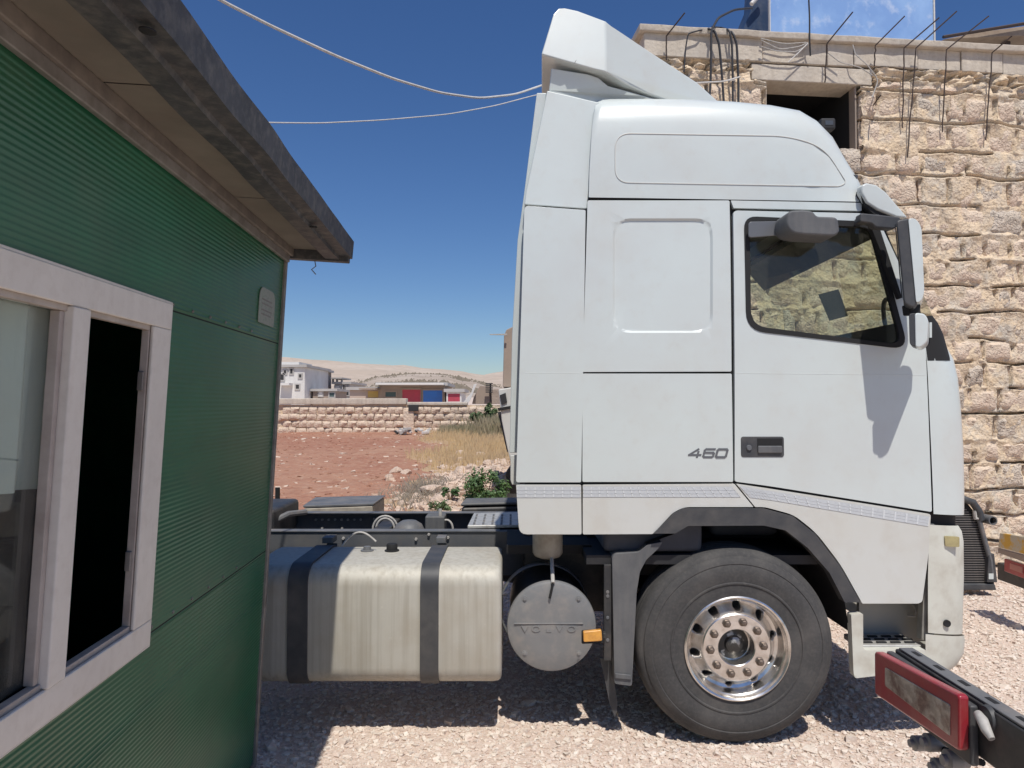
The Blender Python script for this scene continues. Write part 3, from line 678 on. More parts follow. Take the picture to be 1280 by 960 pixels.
# blue sheet, dark box and canopy on the roof
def roof_things():
    top = B(830, 36).z
    a = B(963, 55, 1.0); b = B(1167, 55, 1.0)
    root = empty('blue_sheet', BF.m @ T3(a.x, 1.0, top), 'large glossy sheet standing upright on the roof, pale blue sky reflection painted on', 'sheet')
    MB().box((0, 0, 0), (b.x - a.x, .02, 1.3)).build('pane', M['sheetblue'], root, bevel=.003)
    fr = MB(); fr.box((-.012, -.012, 0), (0, .03, 1.32)); fr.box((b.x - a.x, -.012, 0), (b.x - a.x + .02, .03, 1.32)); fr.build('frame', M['cable_white'], root)
    p = [B(926, 44, 1.3), B(944, 0, 1.3), B(946, -40, 1.3), B(962, -40, 1.3), B(962, 44, 1.3)]
    rt = empty('dark_sheet', BF.m @ T3(p[0].x, 1.3, top), 'dark blue folded metal sheet leaning beside the pale blue sheet', 'sheet')
    q = [(v.x - p[0].x, 0, v.z - top) for v in p]; MB().prism(q, [(x, .35, z) for x, y, z in q]).build('panel', M['sheetdark'], rt, bevel=.006)
    MB().tube([(q[1][0] - .1, -.1, q[1][2] - .12), (q[1][0] + .05, -.1, q[1][2] + .05)], .03, 8).build('clamp', M['cable_white'], rt, bevel=.003)
    # canopy
    r2 = empty('roof_canopy', BF.m @ T3(B(1180, 48, .8).x, .8, top), 'rusty low canopy on a dark post at the right end of the roof', 'canopy')
    e = [B(1180, 49, .8), B(1225, 40, .8), B(1300, 30, .8), B(1400, 20, .8), B(1400, 36, .8), B(1300, 45, .8), B(1262, 45, .8)]
    q = [(v.x - B(1180, 48, .8).x, 0, v.z - top) for v in e]
    MB().prism(q, [(x, 1.6, z + .12) for x, y, z in q]).build('roof', M['canopy'], r2, bevel=.006)
    MB().box((B(1264, 50, .8).x - B(1180, 48, .8).x, .1, -.02), (B(1271, 50, .8).x - B(1180, 48, .8).x, .18, B(1264, 46, .8).z - top)).build('post', M['rebar'], r2)
    MB().tube([(q[0][0] - .05, -.05, q[0][2]), (q[2][0], -.05, q[2][2] + .02)], .02, 6).build('edge_pole', M['rebar'], r2)
roof_things()

# ================================================================== TRUCK
TY = R(0.0); W = 2.46
TO = Vector(((917 - 640) / F * 3.9, 3.9, 0))
TF = Frame(TO, Vector((math.cos(TY), math.sin(TY), 0)), Vector((-math.sin(TY), math.cos(TY), 0)), Vector((0, 0, 1)))
truck = empty('truck', TF.m, 'white tractor unit with a high roof cab parked side on', 'truck')
def crv(u, z): return .055 * max(0, (z - 1.7) / 1.7) ** 2 + (.02 * max(0, (u - .75)) ** 2)
def T(px, py, v=0.0, curved=True):
    vv = v
    for _ in range(4):
        p = TF.hit(px, py, 1, vv)
        if curved: vv = v + crv(p.x, p.z)
    return p
def TP(pts, v=0.0):
    """outline on the cab side; the flat plate is later bent by crv"""
    out = []
    for (x, y) in pts:
        p = T(x, y, v); out.append((p.x, v, p.z))
    return out
def panel(pts, v, t, name, m, rad=3, holes=(), recess=(), bevel=.004, parent=truck, label=None):
    o = TP(rounded(pts, rad), v)
    return from_bm(plate(o, [TP(h, v) for h in holes], t, [(TP(r_, v), ins, dep) for r_, ins, dep in recess], crv), name, m, parent, bevel, label=label)
# --- arch outline shared by skirts and liner
ARCH = [(817, 667), (842, 642), (855, 635.5), (955, 635.5), (991, 645), (1019, 667), (1050, 707), (1076, 753)]
ARCHI = [(844, 667), (860, 657.5), (955, 657), (982, 663), (1010, 685), (1037, 716), (1056, 753)]
WIN = rounded([(930, 270), (1092, 277), (1136, 437), (933, 413)], [16, 14, 22, 24], 6)
GL = rounded([(937, 277), (1088, 284), (1128, 431), (939, 407)], [14, 12, 18, 20], 6)
GAP = .9
# backing shell behind the panels (what shows black in the joints)
BACK = [(661, 259), (913, 250), (1076, 252), (1098, 268), (1150, 385), (1158, 432), (1166, 640), (1163, 650), (1152, 745), (1078, 750)] + ARCH[::-1][1:] + [(735, 664), (655, 664)]
from_bm(plate(TP(BACK, .028), [TP(WIN, .028)], .03, (), crv), 'cab_frame', M['seam'], truck)
# --- panels
panel([(655.5, 257), (732, 262.5), (726.5, 603), (645, 603)], 0, .03, 'side_fairing', M['white'], [6, 2, 2, 3])
panel([(645, 606), (726.5, 606), (727, 668), (649, 668)], 0, .03, 'fairing_skirt', M['white_low'], [2, 2, 2, 10])
REC = rounded([(766, 273), (891, 273), (891, 416), (766, 416)], 22, 6)
panel([(734.5, 250.5), (912, 250.5), (914.5, 464.4), (728, 465)], 0, .03, 'sleeper_panel', M['white'], 2, recess=[(REC, .012, .011)])
panel([(728, 467), (914.7, 467), (916.5, 602.5), (728, 602.5)], 0, .03, 'sleeper_lower_panel', M['white'], 2)
panel([(728.5, 606), (918, 604.8), (942, 633.8), (855, 633.8), (841, 641), (816, 667.5), (728.5, 668)], -.002, .03, 'side_skirt', M['white_low'], [2, 1, 1, 10, 4, 2, 2])
door = panel([(916.5, 263), (1076, 266.5), (1096, 270), (1150, 385), (1157, 432), (1165, 640), (1058, 623), (958, 607), (918.5, 602)], 0, .03, 'door', M['white'], [6, 4, 6, 20, 4, 3, 30, 20, 3], holes=[WIN])
panel([(913.5, 250.5), (1077, 253.5), (1077, 263.5), (917, 260)], .002, .028, 'door_header', M['white'], 1)
panel([(920.5, 604.8), (956, 610), (1058, 626), (1163.5, 642.8), (1161, 690), (1153, 752), (1148, 754.5), (1078, 754.5)] + [(1051, 706), (1020, 665.5), (992, 643.5), (956, 633.8), (944, 633.8)], -.006, .034, 'door_skirt', M['white_low'], [1, 8, 20, 3, 12, 6, 2, 1, 14, 14, 10, 6, 1])
# pressed swage on the sleeper and the door: thin raised line
for a, b in (((729, 466), (730, 466)),): pass
# wheel arch trim (dark) and liner
tr = TP(ARCH + ARCHI[::-1], -.012)
from_bm(plate(tr, [], .07, (), crv), 'wheel_arch_trim', M['plastic'], truck, .006)
lin = MB(); prof = [(808, 680)] + [(x, y) for x, y in ARCHI] + [(1062, 790)]
rows = [[(T(x, y, .03, False).x, .03, T(x, y, .03, False).z) for x, y in prof], [(T(x, y, .03, False).x, .58, T(x, y, .03, False).z) for x, y in prof]]
lin.grid(rows); lin.add(rows[1], [tuple(range(len(prof)))]); c = T(917, 800, .03, False); n = len(prof)
lin.build('wheel_arch_liner', M['seam'], truck)
# --- door details
dh = T(953, 558.5); w2 = .118; h2 = .058
pk = MB(); pk.prism([(x, -.004, z) for x, z in [(v[0], v[1]) for v in rounded([(dh.x - w2, dh.z - h2 + .002), (dh.x + w2, dh.z - h2 + .002), (dh.x + w2, dh.z + h2 - .002), (dh.x - w2, dh.z + h2 - .002)], .015)]],
                    [(x, .02, z) for x, z in [(v[0], v[1]) for v in rounded([(dh.x - w2, dh.z - h2 + .002), (dh.x + w2, dh.z - h2 + .002), (dh.x + w2, dh.z + h2 - .002), (dh.x - w2, dh.z + h2 - .002)], .015)]])
hd = pk.build('door_handle', M['plastic'], door, bevel=.003)
MB().box((dh.x - .030, -.0055, dh.z + .000), (dh.x + .108, -.0043, dh.z + .046)).build('grip_recess', M['seam'], hd); MB().box((dh.x - .028, -.014, dh.z - .034), (dh.x + .105, -.0045, dh.z + .006)).build('grip', M['plastic_worn'], hd, bevel=.006)
MB().lathe([(.0, -.012), (.013, -.012), (.016, -.004)], (dh.x - .075, 0, dh.z - .005), seg=20).build('lock', M['badge'], hd)
sealb = plate(TP(WIN, -.004), [TP(GL, -.004)], .03, (), crv); from_bm(sealb, 'window_seal', M['seam'], door, .003)
from_bm(plate(TP(GL, .012), [], .004, (), crv), 'window_glass', M['glass'], door)
def badge():
    m = MB(); dep = [-.0012]; c = T(885.5, 566.5); t = .0115; hh = .051
    def seg(a, b):
        a = Vector(a); b = Vector(b); d = (b - a).normalized(); n = Vector((-d.y, d.x)) * t / 2; a = a - d * t * .35; b = b + d * t * .35
        q = [a + n, b + n, b - n, a - n]; sh = lambda p: (c.x + p.x + p.y * .28, c.z + p.y)
        dep[0] -= .00012; m.prism([(sh(p)[0], dep[0], sh(p)[1]) for p in q], [(sh(p)[0], .002, sh(p)[1]) for p in q])
    h = hh / 2 - .004; w_ = .054
    for x0, pl in ((-.100, [(.040, h), (-.004, -.010), (w_ + .006, -.010)]), (-.100, [(w_ * .80, .008), (w_ * .80, -h)]),
                   (-.024, [(w_, h), (.006, h), (0, h - .006), (0, -h + .006), (.006, -h), (w_ - .006, -h), (w_, -h + .006), (w_, -.002), (w_ - .006, .003), (0, .003)]),
                   (.046, [(.006, h), (w_ - .006, h), (w_, h - .006), (w_, -h + .006), (w_ - .006, -h), (.006, -h), (0, -h + .006), (0, h - .006), (.006, h)])):
        for a, b in zip(pl, pl[1:]): seg((x0 + a[0], a[1]), (x0 + b[0], b[1]))
    m.build('model_badge', M['badge'], truck, smooth=False)
badge()
# --- reflective tape along the skirts: strip with a printed grid of squares
def tape(pts_top, pts_bot, v, n, dec=()):
    m1 = MB(); g = MB()
    N_ = 40
    def L_(pts, t):
        k = t * (len(pts) - 1); i = min(int(k), len(pts) - 2); f = k - i
        q = (pts[i][0] + (pts[i + 1][0] - pts[i][0]) * f, pts[i][1] + (pts[i + 1][1] - pts[i][1]) * f); r = T(q[0], q[1], v); return Vector((r.x, v + crv(r.x, r.z), r.z))
    m1.grid([[L_(pts_bot, k / N_), L_(pts_top, k / N_)] for k in range(N_ + 1)])
    o = m1.build('reflective_tape', M['tape'], truck)
    def quad(t0, t1, s0, s1):
        def P(t, s): q = L_(pts_bot, t).lerp(L_(pts_top, t), s); q.y -= .0012; return q
        g.add([P(t0, s0), P(t1, s0), P(t1, s1), P(t0, s1)], [(0, 1, 2, 3)])
    for k in range(n + 1):
        t = k / n; quad(max(t - .0012 * 60 / n, 0), min(t + .0012 * 60 / n, 1), .04, .96)
    for k in range(n):
        for s_ in (.36, .68): quad(k / n, (k + 1) / n, s_ - .02, s_ + .02)
    g.build('tape_grid', M['tape_print'], o)
tape([(646, 608.5), (726, 608.5)], [(646, 622), (726, 622)], -.002, 7)
tape([(729, 608.3), (915, 608.5)], [(729, 621.5), (926, 621.5)], -.004, 19)
tape([(924, 607.5), (956, 613), (1058, 629), (1162, 646)], [(938, 622), (966, 625.5), (1058, 641), (1160, 658)], -.008, 22)
# --- front corner panels, front face, bumper
def wrap(rows, Rr, name, m, parent=truck, v0=0.0, far=True, nseg=8, bevel=0, thick=None, Wd=W):
    """rows: (px_left, px_right, py): a band that wraps round both front corners of the cab"""
    G = []
    for (xl, xr, y) in rows:
        a = T(xl, y, v0); b = T(xr, y, v0 + Rr, False); row = []
        for k in range(nseg + 1):
            t = k / nseg * math.pi / 2
            row.append(Vector((a.x + (b.x - a.x) * math.sin(t), v0 + crv(a.x, a.z) * (1 - t / 1.5708) + Rr * (1 - math.cos(t)), a.z + (b.z - a.z) * t / 1.5708)))
        if far: row += [Vector((q.x, Wd - q.y, q.z)) for q in row[::-1]]
        G.append(row)
    return MB().grid(G).build(name, m, parent, bevel=bevel)
wrap([(1156.5, 1174, 431), (1158.5, 1186, 450), (1160, 1191.5, 473), (1161.5, 1195, 508), (1164, 1198.5, 562), (1166, 1199.5, 610), (1167, 1199, 642.5)], .20, 'front_corner_panel', M['white'])
wrap([(1157, 1162, 395), (1157, 1170, 404), (1157, 1177, 418), (1157, 1187, 451)], .09, 'windscreen_pillar', M['seam'], far=True)
wrap([(1163, 1194, 656), (1161, 1199, 663), (1161, 1201.5, 676), (1160, 1202, 720), (1160, 1200, 791)], .14, 'front_grille_panel', M['bumper'])
wrap([(1157, 1201.5, 792.5), (1157, 1202, 800), (1157, 1200.5, 815), (1157, 1192, 829), (1157, 1180, 837)], .17, 'bumper', M['bumper'])
wrap([(1160, 1190, 641), (1160, 1190, 658)], .16, 'grille_gap', M['seam'], v0=.03)
# dark joint + grey inner pillar of the bumper
panel([(1157, 652), (1168, 655), (1168, 800), (1152, 800), (1154, 752), (1162, 690)], .03, .05, 'bumper_pillar', mat('grey_pillar_plastic', (.30, .29, .26), .5, var=(12, (.2, .19, .17), .4, .7)), 1)
panel([(1166, 684), (1168.5, 684), (1168.5, 728), (1166, 728)], .02, .02, 'vent_slot', M['seam'], 1)
lp = panel([(1181, 670), (1199.5, 671), (1199.5, 684), (1182, 683)], -.002, .06, 'corner_lamp', M['lens'], 2, bevel=.003)
q = T(1184, 779.5, 0); MB().lathe([(.0, -.01), (.013, -.01), (.019, -.012), (.019, .03)], (q.x, 0.012, q.z), seg=24).build('bumper_plug', M['seam'], truck)
# step well
sw = MB()
a = T(1076, 757, .22, False); b = T(1162, 803, .22, False); sw.box((a.x, .24, b.z), (b.x, .27, a.z + .03))
sw.build('step_well', mat('step_well_grey', (.34, .335, .31), .45, var=(7, (.36, .35, .32), .35, .7), dirt=(14, (.4, .36, .3), .4)), truck)
step_pts = [(1064, 768), (1079, 767), (1079, 813), (1157, 812), (1157, 838), (1069, 848), (1067, 842)]
panel(step_pts, -.01, .05, 'step_frame', M['bumper'], [2, 2, 6, 2, 2, 8, 3], bevel=.008)
a = T(1080, 806, .0, False); b = T(1157, 806, .0, False); zt = T(1100, 806.5, .04, False).z
st = MB(); st.box((a.x, .042, zt - .03), (b.x, .24, zt)); step = st.build('step', M['treadplate'], truck, bevel=.004)
for i in range(4):
    for j in range(3):
        x0 = a.x + .03 + i * .078 + (j % 2) * .015; y0 = .07 + j * .05
        MB().box((x0, y0, zt), (x0 + .055, y0 + .018, zt + .008)).build('tread_slot', M['seam'], step, bevel=.003)
hk = T(1143, 757, .2, False); MB().tube([(hk.x, .23, hk.z + .02), (hk.x + .01, .20, hk.z - .03), (hk.x + .005, .20, hk.z - .06), (hk.x - .03, .22, hk.z - .065)], .007, 8).build('step_hook', M['plug'], truck)
# --- roof
def roof():
    top = [(736, 150), (740, 138), (750, 133.5), (800, 133), (860, 134), (905, 136.5), (950, 141), (985, 148), (1010, 156), (1035, 168), (1052, 181), (1064, 196), (1074, 213), (1083, 233), (1088, 248)]
    G = []
    for i, (x, y) in enumerate(top):
        yb = 246.5 + (x - 736) * .016; xb = 736 + (x - 736) * (1078 - 736) / (1088 - 736)
        if i <= 2: xb = 736 + i * .8
        fr = max(0, (x - 985) / 103.)
        vin = .25 + .30 * fr ** 1.5                         # the shoulder draws in towards the front
        bot = T(xb, yb, 0); vt = (vin + .10) * (1 - min(1, fr * 1.4)) + .14 * min(1, fr * 1.4); tp = T(x, y, vt, False)
        if i == len(top) - 1: tp.z = bot.z + .02; tp.x = bot.x + .04
        hgt = tp.z - bot.z; row = []
        for (s, k) in ((0, 0), (.25, .004), (.5, .012), (.66, .03), (.78, .075), (.87, .16), (.93, .30), (.97, .5), (.99, .75), (1, 1)):
            uu = bot.x + (tp.x - bot.x) * (s ** 1.5)
            vv = crv(bot.x, bot.z) + k * (vin + .10) + (.05 * fr * s if i > 8 else 0)
            row.append(Vector((uu, vv, bot.z + hgt * s)))
        row += [Vector((q.x, W - q.y, q.z + 0)) for q in row[::-1]]
        G.append(row)
    m = MB().grid(G)
    m.add(G[0], [tuple(range(len(G[0])))])
    r_ = m.build('high_roof', M['white'], truck)
    # pressed panel: a shallow raised field with rounded corners on the roof side
    return r_
rf = roof()
from mathutils.bvhtree import BVHTree
def roof_field():
    # pressed edge line of the roof side panel, laid on the roof surface
    bv = BVHTree.FromPolygons([v.co.copy() for v in rf.data.vertices], [tuple(p.vertices) for p in rf.data.polygons])
    o = TF.i @ Vector((0, 0, H))
    pts = rounded([(769, 166.5), (985, 170), (1030, 184), (1058, 228), (1050, 233), (769, 228)], [20, 40, 30, 10, 10, 18], 10)
    pts = [q for a, b in zip(pts, pts[1:] + pts[:1]) for q in [tuple(Vector(a).lerp(Vector(b), k / max(1, int((Vector(b) - Vector(a)).length / 8)))) for k in range(max(1, int((Vector(b) - Vector(a)).length / 8)))]]
    P = []
    for (x, y) in pts:
        d = (TF.i.to_3x3() @ ray(x, y)).normalized(); h = bv.ray_cast(o, d)
        if h[0] is not None: P.append(h[0] - d * .0005)
    P += P[:2]
    MB().tube(P, .0032, 6, False).build('roof_panel_edge', M['white_low'], rf)
roof_field()
# gutter strip between roof and body
g = MB(); a = T(736, 247.5, .012); b = T(1078, 253, .012)
g.box((a.x, .014 + crv(a.x, a.z), a.z - .012), (b.x, .06, a.z + .014)); g.build('roof_gutter', M['seam'], truck)
# marker lamp on the roof
q = T(1031, 158, .35, False)
lm = MB().box((q.x - .045, .30, q.z - .035), (q.x + .045, .37, q.z + .033)).build('roof_lamp', M['interior_dark'], truck, bevel=.012, seg=3)
MB().box((q.x - .02, .297, q.z - .012), (q.x + .028, .301, q.z + .016)).build('lens', mat('clear_lamp_lens', (.07, .075, .08), .25, coat=.6), lm, bevel=.002)
# --- fairing on the roof sides and spoiler
def sym(pts3, name, m, bevel=.012, both=False, depth=.05, parent=truck):
    """pts3: (px,py,v); spans the full cab width, or is a thin skin on each side"""
    P = [(T(x, y, v, False).x, v, T(x, y, v, False).z) for x, y, v in pts3]
    if not both: return MB().prism(P, [(a_ + .10, W - b_, c_) for a_, b_, c_ in P]).build(name, m, parent, bevel=bevel, seg=3)
    MB().prism(P, [(a_, b_ + depth, c_) for a_, b_, c_ in P]).build(name, m, parent, bevel=bevel, seg=3)
    MB().prism([(a_, W - b_, c_) for a_, b_, c_ in P], [(a_, W - b_ - depth, c_) for a_, b_, c_ in P]).build(name, m, parent, bevel=bevel, seg=3)
sym([(684, 113, .09), (749, 128, .09), (735, 246, .055), (733.5, 261, .053), (655.5, 255.5, .053), (657.5, 240, .055)], 'upper_side_fairing', M['white'], .006, True)
sym([(689, 85, .10), (735, 92.5, .10), (748, 97, .10), (760, 107, .13), (800, 118, .20), (852, 133.2, .32), (852, 136, .32), (749, 131, .12), (686, 114, .12)], 'spoiler_base', M['white'], .010)
sp = MB()
def spoiler():
    # rear part faces the camera squarely, front part draws in
    near = [(676.5, 68, .05), (692, 17, .07), (698, 10, .10), (706, 9.8, .11), (722, 13, .11), (757, 26, .11), (757.5, 90, .055), (742, 86.5, .05)]
    front = [(757, 26, .11), (771, 39, .16), (832, 77, .25), (871, 102.5, .33), (911, 138, .42), (857, 134, .36), (811, 118, .22), (781, 104, .12), (757.5, 90, .055)]
    for pts in (near, front):
        P = [(T(x, y, v, False).x, v, T(x, y, v, False).z) for x, y, v in pts]; Q = [(a_ + .10, W - b_, c_) for a_, b_, c_ in P]
        n = len(P); sp.add(P, [tuple(range(n))]); sp.add(Q, [tuple(range(n))[::-1]])
    ring = near[:6] + front[1:-1] + near[6:]
    P = [(T(x, y, v, False).x, v, T(x, y, v, False).z) for x, y, v in ring]; Q = [(a_ + .10, W - b_, c_) for a_, b_, c_ in P]; n = len(P)
    for i in range(n):
        j = (i + 1) % n; sp.add([P[i], P[j], Q[j], Q[i]], [(0, 1, 2, 3)])
    return sp.build('roof_spoiler', M['white'], truck, bevel=.010, seg=3, thr=12)
spl = spoiler()
cr = [(734, 25, .105), (733, 40, .10), (730, 55, .08), (724, 66, .07), (721, 74, .06), (718, 79, .05)]
MB().tube([(T(x, y, v - .004, False)) for x, y, v in cr], .0012, 5).build('crack', M['plastic'], spl)
# rear wall of the cab and far side fairing
rw = [(T(658, 245, .1), 0)]; ub = T(662, 400, .06).x; zl = T(660, 664, 0).z; zh = T(745, 140, .3, False).z
MB().prism([(T(748, 250).x, .06, zl), (T(748, 250).x, .06, zh - .1), (T(752, 250).x, .35, zh), (T(752, 250).x, W - .35, zh), (T(748, 250).x, W - .06, zh - .1), (T(748, 250).x, W - .06, zl)],
           [(T(752, 250).x, .06, zl), (T(752, 250).x, .06, zh - .1), (T(756, 250).x, .35, zh), (T(756, 250).x, W - .35, zh), (T(752, 250).x, W - .06, zh - .1), (T(752, 250).x, W - .06, zl)]).build('rear_wall', M['white_low'], truck)
def farbox(u0, u1, z0, z1, nm, m, v=W - .06, t=.05, bevel=.01): return MB().box((u0, v, z0), (u1, v + t, z1)).build(nm, m, truck, bevel=bevel)
uf = TF.hit(637.5, 400, 1, W).x
zj = TF.hit(640, 567, 1, W).z
farbox(uf + .16, T(735, 300).x, zj + .012, T(700, 258).z, 'side_fairing', M['white']); farbox(uf + .165, T(735, 300).x, TF.hit(640, 606, 1, W).z, zj - .012, 'fairing_skirt', M['white_low'])
P = [TF.hit(671, 116, 1, W - .05), TF.hit(682, 116, 1, W - .05), TF.hit(700, 240, 1, W - .05), TF.hit(655, 243, 1, W - .05)]
flg = [(671, 116), (683, 116), (664, 245), (652, 400), (650, 566), (637, 566), (640, 420), (647, 300), (655, 243)]
MB().prism([(T(x, y, .12, False).x, .12, T(x, y, .12, False).z) for x, y in flg], [(T(x, y, .12, False).x, .15, T(x, y, .12, False).z) for x, y in flg]).build('fairing_flange', M['white'], truck, bevel=.004)
flg = [(650, 569), (638, 569), (638, 600), (640, 606), (650, 606)]
MB().prism([(T(x, y, .12, False).x, .12, T(x, y, .12, False).z) for x, y in flg], [(T(x, y, .12, False).x, .15, T(x, y, .12, False).z) for x, y in flg]).build('fairing_flange', M['white_low'], truck, bevel=.004)
# pressed crease running along the side at belt height
for (xa, ya, xb, yb) in ((656, 466, 725, 466), (920, 466.5, 1157, 469)):
    P_ = []
    for k in range(13):
        p_ = T(xa + (xb - xa) * k / 12, ya + (yb - ya) * k / 12); P_.append((p_.x, crv(p_.x, p_.z) + .0012, p_.z))
    MB().tube(P_, .0022, 6).build('belt_crease', M['white'], truck)
# --- far side of the cab: sleeper wall and door with window opening (seen through the glass)
FWd = [T(x, y, 0) for x, y in GL]
outer = [(T(733, 250).x, W - .05, T(733, 250).z), (T(1076, 252).x, W - .05, T(1085, 252).z), (T(1098, 270).x, W - .05, T(1098, 270).z), (T(1146, 385).x, W - .05, T(1150, 385).z), (T(1155, 432).x, W - .05, T(1155, 432).z), (T(1163, 640).x, W - .05, T(1166, 640).z), (T(1060, 640).x, W - .05, T(1060, 640).z), (T(955, 634).x, W - .05, T(955, 634).z), (T(830, 655).x, W - .05, T(830, 655).z), (T(728, 667).x, W - .05, T(728, 667).z)]
from_bm(plate(outer, [[(p_.x, W - .05, p_.z) for p_ in FWd]], .05), 'far_side_panel', M['interior'], truck)
MB().prism([(p_.x, W - .03, p_.z) for p_ in FWd], [(p_.x, W - .026, p_.z) for p_ in FWd]).build('far_window_glass', M['glass'], truck)
# cab floor, dashboard, bunk, seat
zf = T(900, 640).z
MB().box((T(733, 300).x, .07, zf - .3), (T(1150, 300).x, W - .06, zf - .25)).build('cab_floor', M['interior_dark'], truck)
MB().box((T(1095, 300).x, .12, zf - .24), (T(1165, 300).x, W - .08, T(1100, 418).z - .04)).build('dashboard', M['interior_dark'], truck, bevel=.05, seg=4)
MB().box((T(755, 300).x, .09, zf - .24), (T(880, 300).x, W - .08, T(1100, 470).z)).build('bunk', M['interior'], truck, bevel=.03)
MB().box((T(748, 300).x + .02, .08, T(1100, 290).z + .32), (T(1080, 300).x, W - .07, T(1100, 290).z + .34)).build('headliner', M['interior'], truck)
for v_ in (.35, 1.6):
    s_ = MB(); s_.box((T(905, 300).x, v_, zf - .2), (T(1000, 300).x, v_ + .5, zf + .35)); s_.box((T(895, 300).x, v_, zf + .3), (T(925, 300).x, v_ + .5, T(900, 430).z)); s_.build('seat', M['interior'], truck, bevel=.05, seg=3)
# rounded end of the sun blind on the far side, seen as a dark lobe
swc = TF.hit(1118, 412, 1, .55)
MB().tube([Vector((swc.x, .55, swc.z)) + Vector((math.cos(a_) * .06 - math.sin(a_) * .05, math.cos(a_) * .20, math.sin(a_) * .19)) for a_ in [k * math.pi / 16 for k in range(33)]], .014, 8, False).build('steering_wheel', M['interior_dark'], truck)
stq = [T(1023, 368, .02), T(1048, 361.5, .02), T(1060, 395, .02), T(1037, 401, .02)]
o_ = MB().prism([(p_.x, .019 + crv(p_.x, p_.z), p_.z) for p_ in stq], [(p_.x, .022 + crv(p_.x, p_.z), p_.z) for p_ in stq]).build('window_sticker', M['interior_dark'], door)
# windscreen
wsr = []
for (x, y) in ((1184, 449), (1172, 412), (1150, 360), (1128, 312), (1100, 256)):
    a_ = T(x, y, .22, False); wsr.append([Vector((a_.x - (.10 if v_ in (.06, W - .06) else 0), v_, a_.z)) for v_ in (.06, .3, .8, W / 2, W - .8, W - .3, W - .06)])
MB().grid(wsr).build('windscreen', M['glass'], truck)
# --- sun visor over the windscreen
vis = [(1077, 240), (1078, 231), (1084, 228.5), (1096, 231), (1108, 240), (1120, 254), (1136, 272.5), (1121, 271), (1098, 262), (1084, 253)]
P = [T(x, y, -.015, False) for x, y in vis]; P = [(p_.x, -.015, p_.z) for p_ in P]
v1 = MB().prism(P, [(a_ - .01, .03, c_) for a_, b_, c_ in P]).build('sun_visor', M['white'], truck, bevel=.010, seg=3)
sh = [T(x, y, .02, False) for x, y in [(1080, 232), (1096, 233), (1108, 242), (1120, 256), (1135, 273)]]
MB().prism([(p_.x + .0, .032, p_.z) for p_ in sh] + [(p_.x - .005, .032, p_.z - .02) for p_ in sh[::-1]], [(p_.x + .06, W - .032, p_.z) for p_ in sh] + [(p_.x + .055, W - .032, p_.z - .02) for p_ in sh[::-1]]).build('visor_blade', M['plastic'], v1)
in_ = [T(x, y, -.005, False) for x, y in [(1075, 240), (1077, 236), (1086, 250), (1099, 262), (1118, 271), (1120, 277), (1098, 272), (1083, 258)]]
MB().prism([(p_.x, .0, p_.z) for p_ in in_], [(p_.x, .06, p_.z) for p_ in in_]).build('visor_lining', M['seam'], v1)
# --- mirrors
def solid(pts, v0, v1, nm, m, parent=truck, bevel=.01, rad=4, twist=0.0):
    q_ = [T(x, y, v0, False) for x, y in rounded(pts, rad)]
    return MB().prism([(p_.x, v0, p_.z) for p_ in q_], [(p_.x + twist, v1, p_.z) for p_ in q_]).build(nm, m, parent, bevel=bevel, seg=3)
arm = solid([(1076, 266), (1096, 268), (1125, 271), (1128, 279), (1118, 286), (1095, 284), (1090, 279), (1075, 277)], -.16, -.10, 'mirror_arm', M['plastic'], rad=3, bevel=.008)
a_ = T(1095, 274, -.1, False); MB().tube([(a_.x - .05, .01, a_.z + .01), (a_.x - .02, -.06, a_.z + .005), (a_.x, -.12, a_.z)], .022, 10).build('arm_pivot', M['plastic'], arm)
mir = solid([(1120, 275), (1137, 272), (1148, 376), (1143, 386), (1130, 380)], -.30, -.12, 'mirror', M['plastic'], bevel=.012, rad=5, twist=.10)
solid([(1135, 272.5), (1145, 273), (1152, 284), (1155.5, 365), (1152, 376), (1145, 379)], -.306, -.11, 'mirror_shell', M['white'], mir, bevel=.016, rad=6, twist=.11)
solid([(1136, 380), (1151, 380), (1151, 393), (1138, 393)], -.22, -.15, 'mirror_bracket', M['seam'], mir, rad=2, bevel=.004)
gq = [T(x, y, -.27, False) for x, y in ((1118.5, 281), (1127, 373))]; MB().prism([(gq[0].x - .006, -.28, gq[0].z), (gq[1].x - .006, -.28, gq[1].z), (gq[1].x + .075, -.14, gq[1].z), (gq[0].x + .075, -.14, gq[0].z)], [(gq[0].x - .001, -.28, gq[0].z), (gq[1].x - .001, -.28, gq[1].z), (gq[1].x + .08, -.14, gq[1].z), (gq[0].x + .08, -.14, gq[0].z)]).build('mirror_glass', M['mirror'], mir)
wm = solid([(1136, 392), (1146, 391), (1147, 434), (1137, 431)], -.29, -.13, 'wide_angle_mirror', M['plastic'], bevel=.010, rad=4, twist=.10)
solid([(1143, 390.5), (1156, 392), (1160.5, 400), (1159, 428), (1150, 435), (1144, 434)], -.296, -.12, 'mirror_shell', M['white'], wm, bevel=.014, rad=5, twist=.11)
km = solid([(985, 263), (1006, 262), (1017, 264), (1021, 270), (1048, 271), (1050, 290), (1044, 295), (1004, 293), (990, 291), (983, 282)], -.20, -.02, 'kerb_mirror', M['plastic_worn'], bevel=.018, rad=7)
solid([(1087, 279), (1098, 279), (1128, 372), (1124, 374)], -.028, .004, 'pillar_trim', M['seam'], rad=2, bevel=.004)
solid([(1162, 403), (1165, 403), (1165, 422), (1162, 422)], -.01, .02, 'pillar_sticker', M['white'], rad=0, bevel=.001)
# weather strip in the window top (grey deflector)
solid([(936, 277), (1000, 276), (1000, 292), (936, 297)], -.020, -.008, 'wind_deflector', mat('smoked_deflector', (.14, .145, .155), .3), door, rad=4, bevel=.003)

